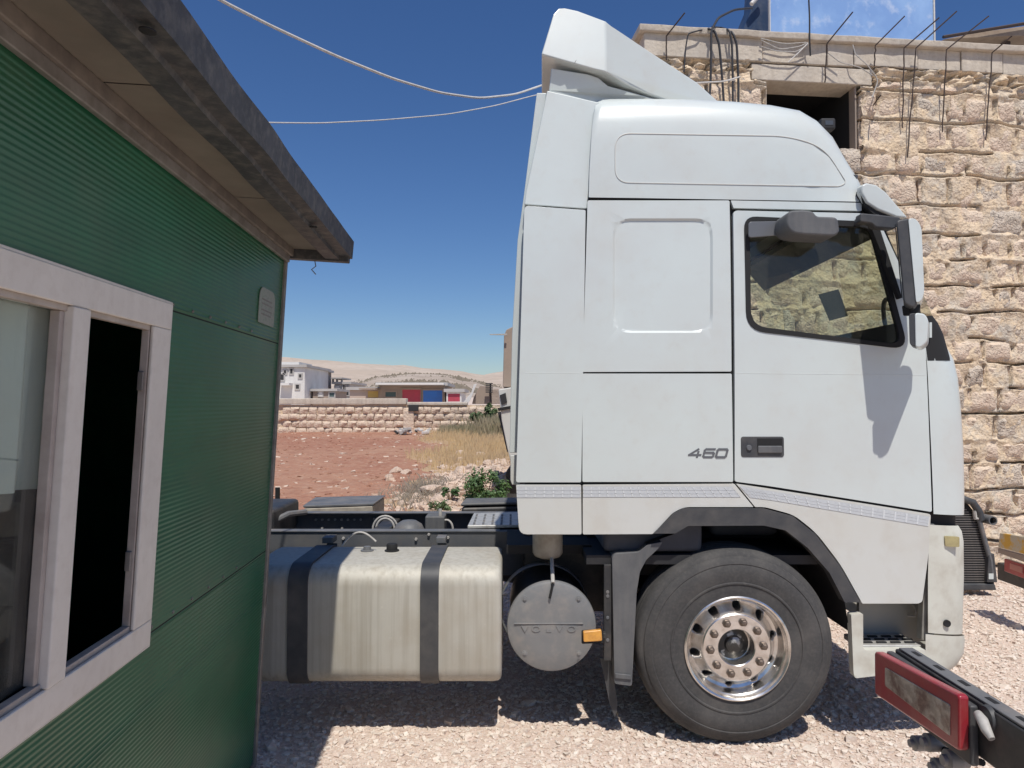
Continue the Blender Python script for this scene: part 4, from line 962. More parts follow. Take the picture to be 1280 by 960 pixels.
# --- wheels
def wheel_proto(parent, v0=.03):
    wz = .535; c = (0, v0, wz)
    root = bpy.data.objects.new('wheel', None); COL.objects.link(root); root.parent = parent; root.location = (0, v0, wz); root.empty_display_size = .1
    c = (0, 0, 0)
    prof = [(.268, .03), (.272, .012), (.290, .004), (.318, .006), (.345, .004), (.349, -.001), (.356, -.001), (.360, .003), (.40, -.003), (.44, .0), (.455, .006), (.459, .003), (.475, .008), (.495, .022), (.497, .030), (.513, .036), (.527, .052), (.534, .075)]
    for k in range(4):
        s = .095 + k * .043; prof += [(.536, s), (.537, s + .004), (.524, s + .006), (.524, s + .013), (.537, s + .015)]
    prof += [(.535, .275), (.52, .295), (.49, .315), (.40, .32), (.29, .315)]
    ty = MB().lathe(prof, c, seg=112)
    # flatten at the contact
    ty.v = [(x, y, max(z, -.532)) for x, y, z in ty.v]
    tyre = ty.build('tyre', M['rubber'], root, thr=30)
    txt = MB()
    rim = MB().lathe([(.286, .30), (.288, .03), (.303, .004), (.303, -.004), (.296, -.008), (.287, -.002), (.283, .012), (.272, .022), (.268, .05), (.262, .085), (.245, .092), (.225, .070), (.203, .028), (.196, .018), (.190, .014), (.108, .014), (.103, .019), (.100, .10), (.094, .10), (.094, .23), (.20, .20), (.262, .24), (.262, .30), (.286, .30)], c, seg=96)
    rim.v = [(x * .94, y, z * .94) for x, y, z in rim.v]; ro = rim.build('rim', M['alloy'], root, thr=34)
    ct = MB()
    for k in range(10):
        a = (k + .35) / 10 * 2 * math.pi; d = Vector((math.cos(a), 0, math.sin(a)))
        ct.tube([d * .214 + Vector((0, -.05, 0)), d * .214 + Vector((0, .15, 0))], .025, 24)
    cut = ct.build('cutter', M['seam'])
    cut.parent = root
    bo = ro.modifiers.new('holes', 'BOOLEAN'); bo.object = cut; bo.operation = 'DIFFERENCE'; bo.solver = 'EXACT'
    bpy.context.view_layer.update()
    me = bpy.data.meshes.new_from_object(ro.evaluated_get(bpy.context.evaluated_depsgraph_get()))
    ro.modifiers.clear(); ro.data = me; bpy.data.objects.remove(cut)
    MB().lathe([(.262, .14), (.09, .14)], c, seg=48).build('brake_drum', M['seam'], root)
    nutm = MB().lathe([(.0, -.016), (.012, -.015), (.0155, -.011), (.0165, .0), (.021, .002), (.021, .010)], (0, 0, 0), seg=6)
    n0 = None
    for k in range(10):
        a = (k + .12) / 10 * 2 * math.pi
        if n0 is None: n0 = nutm.build('wheel_nut', M['nut'], root, bevel=.002); o = n0
        else: o = n0.copy(); COL.objects.link(o); o.parent = root
        o.location = (math.cos(a) * .143, .004, math.sin(a) * .143); o.scale = (1.15, 1.3, 1.15)
    hb = MB().lathe([(.0, .045), (.03, .047), (.045, .055), (.05, .075), (.085, .085), (.092, .11), (.094, .18)], c, seg=40)
    hb.build('hub', M['hub'], root)
    return root
def copy_tree(o, parent=None):
    c = o.copy(); COL.objects.link(c); c.parent = parent
    for ch in list(o.children): copy_tree(ch, c)
    return c
fw = wheel_proto(truck, -.015); fw.location.x = .005; fw.location.z = .535
fw.scale = (1.015, 1, .99)
for (u, v, rz) in (-3.75, .03, 0), (-3.75, W - .03, math.pi):
    c_ = copy_tree(fw, truck); c_.location = (u, v, .535); c_.rotation_euler = (0, 0, rz)
# --- mudguard behind the front wheel, flap, bracket, marker
mg = [(765, 697), (769, 692), (799, 690), (809, 681), (829, 677), (823, 686), (808, 700), (800, 715), (796, 740), (790, 858), (768, 855)]
solid(mg, .03, .42, 'mudguard', M['plastic_worn'], rad=3, bevel=.014)
solid([(769, 842), (789, 844), (789, 850), (769, 848)], .020, .03, 'mudguard_rib', M['plastic_worn'], rad=1, bevel=.003)
solid([(750, 822), (764, 826), (772, 880), (769, 898), (762, 880)], .12, .13, 'mud_flap', M['plastic'], rad=2, bevel=.002)
br = solid([(755, 706), (764.5, 706), (764, 826), (755, 826)], .05, .08, 'perforated_bracket', M['chassis'], rad=1, bevel=.003)
for y in (740, 745, 772, 800):
    q = T(759.5, y, .05, False); MB().lathe([(.0, -.003), (.008, -.003), (.010, .0)], (q.x, .048, q.z), seg=14).build('bolt_hole', M['chassis_top'], br)
mk = solid([(729, 790), (752, 787.5), (753, 801.5), (729.5, 803)], -.04, -.01, 'side_marker_lamp', M['amber'], rad=2, bevel=.006)
solid([(727, 788), (754, 786), (755, 804), (727, 805)], -.008, .0, 'lamp_base', M['seam'], mk, rad=2, bevel=.002)
solid([(744, 792), (758, 792), (758, 798), (744, 798)], .0, .05, 'lamp_arm', M['chassis'], mk, rad=1, bevel=.002)
# --- muffler with round cover
dc = T(689.5, 783, .10, False); rr = 55.5 / F * (TF.m @ dc).y
cv = MB().lathe([(0, -.012), (rr * .55, -.010), (rr * .93, -.006), (rr * .985, 0), (rr, .012), (rr * 1.0, .03), (rr * .97, .035)], (dc.x, .10, dc.z), seg=72).build('muffler_cover', M['disc'], truck)
for sx in (-1, 1):
    for sz in (-1, 1):
        MB().lathe([(0, -.010), (.008, -.010), (.009, -.004), (.016, -.004), (.018, .006)], (dc.x + sx * rr * .60, .095, dc.z + (rr * .62 if sz > 0 else -rr * .58)), seg=16).build('cover_bolt', M['disc'], cv)
MB().box((dc.x - rr * .84, .084, dc.z + .018), (dc.x + rr * .70, .092, dc.z + .022)).build('cover_rib', M['disc'], cv, bevel=.001)
for ch, dx_ in (('V', -.145), ('O', -.082), ('L', -.013), ('V', .048), ('O', .115)): text_obj(ch, 'embossed_letter', M['disc'], cv, Matrix.Translation((dc.x - .005 + dx_, .0895, dc.z - .012)) @ Matrix.Rotation(R(90), 4, 'X') @ Matrix.Diagonal((1.35, 1, 1, 1)), .050, .004, 0, 1.75, .0004)
MB().lathe([(rr * .93, .035), (rr * .93, .62), (0, .62)], (dc.x, .10, dc.z), seg=48).build('muffler', M['chassis'], truck)
MB().lathe([(rr * 1.02, .16), (rr * 1.04, .17), (rr * 1.04, .23), (rr * 1.02, .24)], (dc.x - .035, .10, dc.z + .05), seg=48).build('muffler_band', M['chassis_top'], truck)
q = T(685, 668, .25, False); q2 = T(685, 697, .25, False); rc = 19 / F * 4.15
MB().lathe([(0, q.z + .03), (rc, q.z + .03), (rc, q2.z + .02), (rc * .85, q2.z), (rc * .5, q2.z - .012), (0, q2.z - .014)], (q.x, .30, 0), 'z', 32).build('air_canister', M['beige'], truck)
a_ = T(690, 700, .2, False); b_ = T(691, 728, .1, False); c2 = T(687, 748, .08, False)
MB().tube([(a_.x, .25, a_.z + .02), (b_.x, .12, b_.z + .03), (b_.x, .085, b_.z)], .011, 8).build('drain_rod', M['plug'], truck)
MB().tube([(b_.x, .085, b_.z), (c2.x, .08, c2.z)], .007, 8).build('drain_tip', M['seam'], truck)
# --- fuel tank
def rr_section(v0, v1, z0, z1, r, n=6):
    pts = []
    for (cx, cz, a0) in ((v0 + r, z0 + r, 180), (v1 - r, z0 + r, 270), (v1 - r, z1 - r, 0), (v0 + r, z1 - r, 90)):
        for k in range(n + 1):
            a = R(a0 + 90 * k / n); pts.append((cx + r * math.cos(a), cz + r * math.sin(a)))
    return pts
ta = T(300, 780, .06, False).x; tb = T(627, 780, .06, False).x; TZ0, TZ1 = .302, .955; TV0, TV1 = .05, .72
G = []
for (u, ins) in ((ta, .04), (ta + .02, .012), (ta + .05, 0), (ta + .8, 0), (tb - .05, 0), (tb - .02, .004), (tb - .007, .012), (tb, .028)):
    G.append([(u, a, b) for a, b in rr_section(TV0 + ins, TV1 - ins, TZ0 + ins, TZ1 - ins, .105 - ins * .5)])
tank = MB().grid(G, True, True).build('fuel_tank', M['tank'], truck, thr=50)
for i, (x0, x1) in enumerate(((525, 548), (359, 384))):
    u0, u1 = T(x0, 780, .04, False).x, T(x1, 780, .04, False).x
    rows = [[(u, a, b) for a, b in rr_section(TV0 - .012, TV1 + .01, TZ0 - .012, TZ1 + .012, .115)] for u in (u0, u1)]
    s_ = MB().grid(rows, True); inner = [[(u, a, b) for a, b in rr_section(TV0 - .001, TV1 + .0, TZ0 - .001, TZ1 + .001, .106)] for u in (u1, u0)]; s_.grid([rows[1], inner[0]], True); s_.grid([inner[1], rows[0]], True)
    st_ = s_.build('tank_strap', M['plastic'], tank)
    MB().box((u0 + .02, TV1 - .05, TZ1 + .0125), (u1 - .02, TV1 + .06, TZ1 + .05)).build('strap_clamp', M['chassis_top'], st_, bevel=.004)
q = T(490, 680, .5, False)
MB().lathe([(0, .045), (.030, .045), (.034, .038), (.034, .008), (.045, .006), (.045, 0)], (q.x, .50, TZ1), 'z', 24).build('fuel_cap', M['seam'], tank)
q = T(459, 682, .5, False)
MB().lathe([(0, .028), (.022, .028), (.024, .008), (.04, .006), (.04, 0)], (q.x, .50, TZ1), 'z', 24).build('tank_sender', M['chassis_top'], tank)
cab_ = [T(427, 683, .5, False), T(440, 674, .5, False), T(455, 668, .55, False), T(466, 670, .55, False), T(470, 677, .5, False)]
cab = [cab_[0] * (1 - t) ** 2 + (cab_[1] * 1.0 + cab_[2]) * .5 * 2 * t * (1 - t) + cab_[4] * t * t + Vector((0, 0, .05 * math.sin(t * math.pi))) for t in [k / 14 for k in range(15)]]; MB().tube(cab, .006, 6).build('sender_wire', M['plug'], tank)
# --- chassis
def rail(v0, sgn, nm='chassis_rail'):
    u0, u1 = -4.7, 1.0; z1 = 1.01; z0 = .74; t = .008; m = MB()
    m.box((u0, v0, z0), (u1, v0 + t * sgn, z1)); m.box((u0, v0, z1), (u1, v0 + .075 * sgn, z1 + t)); m.box((u0, v0, z0 - t), (u1, v0 + .075 * sgn, z0))
    return m.build(nm, M['rail'], truck)
r1 = rail(.81, 1); r2_ = rail(1.66, -1)
cp = MB().box((-4.7, .80, 1.0185), (-1.3, .885, 1.023)).build('rail_top', M['chassis_top'], r1); cp2 = MB().box((-4.7, 1.58, 1.0185), (-1.1, 1.67, 1.023)).build('rail_top', M['chassis_top'], r2_)
bn = MB().lathe([(0, -.014), (.009, -.014), (.010, 0)], (0, 0, 0), seg=6); b0 = None
bl = [(395 + 8 * k, 649.5, 1.65) for k in range(8)] + [(468, 648.5, 1.65), (403, 660, 1.65), (428, 660, 1.65), (540, 648, 1.65)]
for (x, y, v) in bl:
    p_ = T(x, y, v, False)
    if b0 is None: b0 = bn.build('rail_bolt', M['plug'], r2_); o = b0
    else: o = b0.copy(); COL.objects.link(o); o.parent = r2_
    o.location = (p_.x, 1.652, min(p_.z, .99))
for (x, y) in ((429, 673), (536, 668), (560, 672), (520, 674)):
    p_ = T(x, y, .8, False); o = b0.copy(); COL.objects.link(o); o.parent = r1; o.location = (p_.x, .808, p_.z)
for u in (-3.6, -2.2, -1.0, .3): MB().box((u, .82, .76), (u + .12, 1.65, .98)).build('cross_member', M['chassis'], truck, bevel=.01)
# lower dark machinery: gearbox, engine sump, axle, springs
MB().lathe([(.0, -1.6), (.16, -1.55), (.22, -1.2), (.27, -.6), (.30, -.4), (.30, .9), (.0, .95)], (0, 1.23, .80), 'x', 28).build('gearbox', M['chassis'], truck)
MB().box((-.45, .85, .62), (.95, 1.62, 1.25)).build('engine', M['seam'], truck, bevel=.05)
MB().tube([(0, .3, .50), (0, .8, .44), (0, 1.66, .44), (0, 2.15, .50)], .055, 12).build('front_axle', M['chassis'], truck)
MB().tube([(-3.75, .3, .53), (-3.75, 1.0, .53), (-3.75, 1.46, .53), (-3.75, 2.15, .53)], [.07, .09, .09, .07], 12).build('rear_axle', M['chassis'], truck)
for v_ in (.72, 1.68): MB().box((-.75, v_, .56), (.75, v_ + .08, .62)).build('leaf_spring', M['chassis'], truck, bevel=.005)
MB().tube([(-1.55, 1.23, .78), (-3.75, 1.23, .60)], .05, 12).build('drive_shaft', M['chassis_top'], truck)
MB().box((-1.15, .60, .55), (-.62, .80, 1.05)).build('air_dryer_box', M['chassis'], truck, bevel=.02)
MB().box((-1.25, .30, .98), (-.75, .8, 1.03)).build('cab_underframe', M['seam'], truck)
MB().box((-.62, .55, .45), (-.52, .80, 1.0)).build('hanger_bracket', M['chassis'], truck, bevel=.01)
# dome, hoses and valve between the rails
q = T(510, 662, 1.1, False)
MB().lathe([(.0, .12), (.05, .115), (.09, .09), (.115, .04), (.12, -.05)], (q.x, 1.15, 1.01 - .09), 'z', 28).build('air_bellows', M['chassis_top'], truck)
q = T(535, 655, 1.2, False); MB().box((q.x - .02, 1.18, .93), (q.x + .12, 1.34, 1.06)).build('valve_block', M['plastic_worn'], truck, bevel=.012)
q = T(545, 655, 1.2, False); MB().lathe([(0, .05), (.012, .05), (.014, 0)], (q.x + .03, 1.2, 1.06), 'z', 12).build('valve_fitting', M['plug'], truck)
for (xa, xb, top, v_) in ((466, 497, 645, 1.3), (470, 493, 648, 1.25), (550, 566, 650, 1.2)):
    a_ = T(xa, 662, v_, False); b_ = T(xb, 662, v_, False); c2 = T((xa + xb) / 2, top, v_, False)
    arc = [Vector(((a_.x + b_.x) / 2 - (b_.x - a_.x) / 2 * math.cos(t), v_, a_.z + (c2.z - a_.z) * math.sin(t))) for t in [math.pi * k / 14 for k in range(15)]]
    MB().tube(arc, .008, 8).build('air_hose', M['plug'], truck)
# tread plate on top of the rails behind the cab
tz = 1.045
pp = [T(x, y, 0, False) for x, y in ((0, 0),)]
def onz(px, py, z): return TF.hit(px, py, 2, z)
c4 = [onz(584.5, 657, tz), onz(648, 656, tz), onz(648, 640, tz), onz(592.5, 641, tz)]
tp_ = MB().prism([(p_.x, p_.y, tz) for p_ in c4], [(p_.x, p_.y, tz - .02) for p_ in c4]).build('catwalk', M['treadplate'], truck, bevel=.003)
for i in range(7):
    for j in range(4):
        x0 = c4[3].x + .02 + i * .062; y0 = c4[0].y + .04 + j * .12; MB().box((x0, y0, tz + .0003), (x0 + .014, y0 + .08, tz + .004)).build('tread_bar', M['chassis_top'], tp_)
# far-side boxes
c4 = [onz(380, 635.5, 1.0), onz(466, 632.5, 1.0), onz(480.5, 622, 1.0), onz(396, 624.5, 1.0)]
bx_ = MB().prism([(p_.x, p_.y, 1.0) for p_ in c4], [(p_.x, p_.y, .45) for p_ in c4]).build('battery_box', M['beige'], truck, bevel=.01)
MB().prism([(p_.x, p_.y, 1.004) for p_ in c4], [(p_.x + (.012 if i in (1, 2) else -.012), p_.y, 1.022) for i, p_ in enumerate(c4)]).build('box_lid', M['chassis_top'], bx_, bevel=.003)
c5 = [onz(576, 634, 1.04), onz(650, 632, 1.04), onz(650, 626, 1.04), onz(582, 627, 1.04)]
MB().prism([(p_.x, p_.y, 1.04) for p_ in c5], [(p_.x, p_.y, .5) for p_ in c5]).build('far_tank', M['chassis'], truck, bevel=.03)
MB().prism([(p_.x, p_.y, 1.045) for p_ in c5], [(p_.x, p_.y, 1.07) for p_ in c5]).build('far_tank_lid', M['plastic_worn'], truck, bevel=.01)
# rear left end: mudguard stay and light-coloured bits near the cabin corner
a_ = onz(345, 650, 1.03); b_ = onz(382, 640, 1.05)
MB().tube([a_, a_.lerp(b_, .4) + Vector((0, 0, .02)), b_], .022, 8).build('mudguard_stay', M['chassis_top'], truck)
MB().box((a_.x - .4, a_.y - .1, .9), (a_.x + .02, a_.y + .5, 1.12)).build('coupling_plate', M['chassis'], truck, bevel=.03)
q = TF.hit(347, 614, 1, 1.9); MB().tube([(q.x, 1.9, q.z - .5), (q.x, 1.9, q.z + .03)], .02, 8).build('rear_lamp_stalk', M['seam'], truck)

# ================================================================== SECOND TRUCK, far behind the cab
def second_truck():
    Y = 11.0; o = at(632, 560, Y); root = empty('parked_truck', T3(o.x, Y, gz(0, Y)), 'white truck parked far behind, only its edge and dark stack showing', 'truck')
    g0 = gz(0, Y)
    def L_(px, py, dy=0): p = at(px, py, Y + dy); return (p.x - o.x, dy, p.z - g0)
    def pl(pts, y0, t, nm, m, par=root, bv=.015):
        a = [L_(x, y, y0) for x, y in pts]; return MB().prism(a, [(x, y0 + t, z) for x, y, z in a]).build(nm, m, par, bevel=bv)
    body = pl([(623, 487), (640, 484), (700, 482), (700, 585), (640, 585), (634, 560), (627, 525)], 0, 2.0, 'cab', M['white_low'])
    pl([(624.5, 494), (632, 491), (634, 503), (627, 506)], -.02, .015, 'window', M['dark_open'], body, .003)
    pl([(622, 510), (640, 507), (640, 510.5), (623, 514)], -.03, .02, 'dark_strip', M['seam'], body, .003)
    pl([(628.5, 484), (630, 420), (633, 412), (648, 405), (648, 484)], .3, .8, 'exhaust_stack', M['bbrown'])
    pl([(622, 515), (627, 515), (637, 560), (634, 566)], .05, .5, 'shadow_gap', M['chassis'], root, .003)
    for (px) in (668, 700):
        c = L_(px, 585, .2); MB().lathe([(.0, 0), (.25, .0), (.27, .02), (.5, .02), (.5, .3), (0, .3)], (c[0], .2, .5), seg=36).build('wheel', M['rubber'], root)
    pl([(612, 417.5), (634, 417), (634, 419), (612, 418.5)], .2, .03, 'aerial', M['plug'], root, .001)
second_truck()

# ================================================================== GREEN CABIN
CO = Vector(((320 - 640) / F * 3.67, 3.67, 0))
es = Vector((-.0575, 1, 0)).normalized(); eh = Vector((.0525, 0, 1)); eh = (eh - es * eh.dot(es)).normalized(); ew = es.cross(eh).normalized()
# local axes of the cabin: x = outward from the wall, y = away along the wall, z = up the leaning wall
CF = Frame(CO, ew, es, eh)
cabin = empty('portable_cabin', CF.m, 'green ribbed portable cabin leaning slightly, with a white framed window', 'cabin')
def C(px, py, x=0.0): return CF.hit(px, py, 0, x)
def cab():
    HT = C(351, 312).z; LEN = 3.9
    w_r = C(207.8, 500, .012).y; w_t = C(215, 380, .012).z; w_b = C(197, 799, .012).z
    m_r = C(106.5, 480, .015).y; m_l = C(85, 480, .015).y; o_r = C(186, 500, .012).y
    w_l = w_r - 2.0
    s1 = C(285, 410).z; s2 = C(270, 733).z
    def ribs(m, y0, y1, z0, z1, pitch=.0165, amp=.0022):
        n = max(2, int((z1 - z0) / pitch * 4)); rows = []
        for k in range(n + 1):
            z = z0 + (z1 - z0) * k / n; x = amp * (1 - abs(math.cos(z / pitch * math.pi)) ** .7) * 1.5 - amp
            rows.append([(x, y0, z), (x, (y0 + y1) / 2, z), (x, y1, z)])
        m.grid(rows)
    bands = [('wall_panel', 0.03, s2 - .003), ('wall_panel', s2 + .003, s1 - .003), ('wall_panel', s1 + .003, HT)]
    wb, wt = w_b + .02, w_t - .02; wl, wr = w_l + .02, w_r - .02
    for nm, z0, z1 in bands:
        m = MB()
        a0, a1 = max(z0, wb), min(z1, wt)
        if z0 < wb: ribs(m, -LEN, -.0, z0, min(z1, wb))
        if z1 > wt: ribs(m, -LEN, -.0, max(z0, wt), z1)
        if a1 > a0 and (z0 < wb or z1 > wt): ribs(m, -LEN, wl, a0, a1); ribs(m, wr, -.0, a0, a1)
        elif a1 > a0:
            ribs(m, -LEN, wl, a0, a1); m2 = MB(); ribs(m2, wr, -.0, a0, a1); m2.build(nm, M['green'], cabin, thr=60)
        m.build(nm, M['green'], cabin, thr=60)
    MB().box((-.004, -LEN, s2 - .004), (-.003, 0, s2 + .004)).build('panel_joint', M['seam'], cabin); MB().box((-.004, -LEN, s1 - .004), (-.003, 0, s1 + .004)).build('panel_joint', M['seam'], cabin)
    # inner lining with the hole, end walls, far wall, floor
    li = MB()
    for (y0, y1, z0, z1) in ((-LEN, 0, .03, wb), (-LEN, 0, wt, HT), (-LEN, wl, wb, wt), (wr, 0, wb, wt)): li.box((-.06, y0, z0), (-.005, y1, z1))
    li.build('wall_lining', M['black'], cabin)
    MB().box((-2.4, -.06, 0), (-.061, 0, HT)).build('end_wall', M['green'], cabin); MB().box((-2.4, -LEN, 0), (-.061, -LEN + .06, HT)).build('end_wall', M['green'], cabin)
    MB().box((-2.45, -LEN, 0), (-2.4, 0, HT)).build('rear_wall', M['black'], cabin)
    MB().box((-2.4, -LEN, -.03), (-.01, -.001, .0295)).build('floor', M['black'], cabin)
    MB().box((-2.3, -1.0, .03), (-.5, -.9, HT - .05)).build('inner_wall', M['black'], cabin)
    # corner post and base rail
    MB().box((-.05, .001, -.06), (.012, .035, HT)).build('corner_post', M['trim'], cabin, bevel=.004)
    MB().box((-.03, -LEN, -.06), (.008, 0, .028)).build('base_rail', M['trim'], cabin, bevel=.004)
    # roof: eaves trim, soffit, fascia beam
    yE = .09
    pi = C(405, 321, .0); xo = .335; xi = .20
    MB().box((.001, -LEN, HT - .045), (.022, .03, HT + .012)).build('eaves_trim', M['trim'], cabin, bevel=.004)
    MB().box((.022, -LEN, HT - .012), (.040, .03, HT + .03)).build('eaves_rail', mat('eaves_dark_trim', (.14, .12, .105), .6, var=(12, (.22, .19, .16), .4, .7)), cabin, bevel=.004)
    n = 46
    for k in range(4):                                       # soffit sheets, joints left open
        y0 = -LEN + k * (LEN + yE) / 4; y1 = y0 + (LEN + yE) / 4 - .006
        rows = []; N_ = 60
        for i in range(N_ + 1):
            y = y0 + (y1 - y0) * i / N_; z = HT + .028 + (.003 if i % 2 else 0); rows.append([(.03, y, z), (xi + .02, y, z + .003)])
        MB().grid(rows).build('soffit_sheet', M['soffit'], cabin, thr=80)
    def sec(y): return [(xi, y, HT + .0), (xi + .004, y, HT - .012), (xo - .060, y, HT - .012), (xo - .056, y, HT + .004), (xo, y, HT + .006), (xo + .003, y, HT + .10), (xo - .02, y, HT + .115), (xi, y, HT + .115)]
    rows = []
    for k in range(60):
        y = -LEN + (LEN + yE) * k / 59; s = sec(y); j = noise.noise(Vector((0, y * 3, 1))) * .004
        rows.append([(a + j, b, c + j) for a, b, c in s])
    MB().grid(rows, True, True).build('fascia', M['fascia'], cabin, bevel=0, thr=30)
    MB().box((-2.5, -LEN, HT + .06), (xi, yE, HT + .12)).build('roof', M['fascia'], cabin)
    MB().box((.0, .036, HT - .02), (xo - .012, yE, HT + .058)).build('end_fascia', M['fascia'], cabin, bevel=.004)
    for (px, py) in ((185, 33), (392, 281)):                # holes in the fascia underside
        q = CF.hit(px, py, 2, HT + .0)
        MB().lathe([(0, -.001), (.014, -.001), (.017, 0), (.017, .003)], (q.x, q.y, HT - .011), 'z', 14).build('fascia_hole', M['seam'], cabin)
    q = CF.hit(398, 328, 2, HT - .01)
    MB().tube([(q.x, .06, HT - .01), (q.x + .01, .06, HT - .05), (q.x - .01, .055, HT - .07), (q.x + .015, .05, HT - .095)], .003, 5).build('loose_wire', M['trim'], cabin)
    # window
    fw_ = .075
    fr = MB()
    X0, X1 = .002, .014
    fr.box((X0, w_l, w_t - .085), (X1, w_r, w_t)); fr.box((X0, w_l, w_b), (X1, w_r, w_b + .085))
    fr.box((X0, o_r, w_b + .0855), (X1, w_r, w_t - .0855)); fr.box((X0, w_l, w_b + .0855), (X1, w_l + .075, w_t - .0855))
    win = fr.build('window', M['pvc'], cabin, bevel=.004)
    # outer flange: thin line round the frame
    fl = MB(); g_ = .007
    fl.box((.0015, w_l - g_, w_t), (.010, w_r + g_, w_t + g_)); fl.box((.0015, w_l - g_, w_b - g_), (.010, w_r + g_, w_b)); fl.box((.0015, w_r, w_b), (.010, w_r + g_, w_t))
    fl.build('flange', M['pvc'], win, bevel=.002)
    MB().box((-.02, m_l, w_b + .0855), (.019, m_r, w_t - .0855)).build('mullion', M['pvc'], win, bevel=.005)
    rb = MB(); d = -.022
    rb.box((d, w_l, w_t - .100), (X0 - .001, w_r, w_t - .06)); rb.box((d, w_l, w_b + .06), (X0 - .001, w_r, w_b + .100)); rb.box((d, o_r - .004, w_b + .1), (X0 - .001, w_r - .02, w_t - .1))
    rb.build('rebate', M['pvc_in'], win, bevel=.002)
    for z in (w_t - .26, w_b + .30): MB().box((-.022, o_r - .014, z - .03), (-.004, o_r - .0045, z + .03)).build('hinge', M['trim'], win, bevel=.003)
    MB().box((-.035, w_l + .08, w_b + .10), (-.030, m_l - .001, w_t - .10)).build('pane', M['pane'], win)
    s_ = MB(); s_.box((-.03, m_l - .020, w_b + .1), (-.004, m_l - .001, w_t - .1)); s_.build('sash', M['pvc_in'], win, bevel=.003)
    for k in range(9):
        for zz in (s1 + .02, s2 + .02):
            yk = w_r + .03 + k * .17 if k < 6 else w_l - .3 - (k - 6) * .3
            if yk < -.02: MB().lathe([(0, .005), (.004, .0045), (.0065, .001), (.0065, -.001)], (.0, yk, zz), 'x', 8).build('screw', M['trim'], cabin)
    # curtain (part of the cabin fittings) behind the left pane
    rows = []
    for k in range(50):
        y = m_l + .06 - .86 * k / 49; x = -.075 + .018 * math.sin(k * 1.1) + .008 * math.sin(k * .43)
        rows.append([(x, y, w_b + .57), (x, y, w_t)])
    MB().grid(rows).build('curtain', M['curtain'], win)
    # name plate
    a_ = C(333, 384); hw = (C(343, 384).y - C(323.5, 384).y) / 2; pts = rounded([(a_.y - hw, a_.z - .085), (a_.y + hw, a_.z - .085), (a_.y + hw, a_.z + .085), (a_.y - hw, a_.z + .085)], [.01, .01, .06, .06], 5)
    pts = [(y, z) for y, z in pts]
    pt = MB().prism([(.0005, y, z) for y, z in pts], [(.004, y, z) for y, z in pts]).build('name_plate', mat('faded_plate', (.28, .30, .26), .5, var=(60, (.22, .27, .22), .5, .6)), cabin)
    for (dy, dz) in ((0, .03), (0, .01), (0, -.02), (0, -.04)):
        MB().box((.0042, a_.y - hw * .7, a_.z + dz - .004), (.0048, a_.y + hw * .7 - abs(dz) * .6, a_.z + dz + .003)).build('faded_print', M['trim'], pt)
    # tubs on a shelf behind the glass
    sh_z = C(20, 640).z
    MB().box((-.42, m_l - .9, w_b + .02), (-.10, m_l - .05, w_b + .05)).build('window_shelf', M['pvc_in'], cabin)
    return m_l, w_b, w_t
m_l, w_b, w_t = cab()
def tub(h, z, r, lab, dy, col):
    o = CF.m @ T3(-.20, m_l - dy, z)
    root = empty('plastic_tub', o, lab, 'tub', None)
    MB().lathe([(0, 0), (r * .8, 0), (r * .86, .01), (r, h - .03), (r * 1.06, h - .028), (r * 1.06, h), (0, h + .002)], (0, 0, 0), 'z', 28).build('bucket', M[col], root)
    MB().lathe([(0, h + .012), (r * 1.05, h + .010), (r * 1.08, h + .003), (r * 1.07, h - .001)], (0, 0, 0), 'z', 28).build('lid', M['tub'], root)
tub(.34, w_b + .051, .115, 'lower white plastic tub standing behind the dusty left window pane', .30, 'tub')
tub(.26, w_b + .41, .11, 'upper white plastic tub stacked on the other behind the left pane', .29, 'tub')

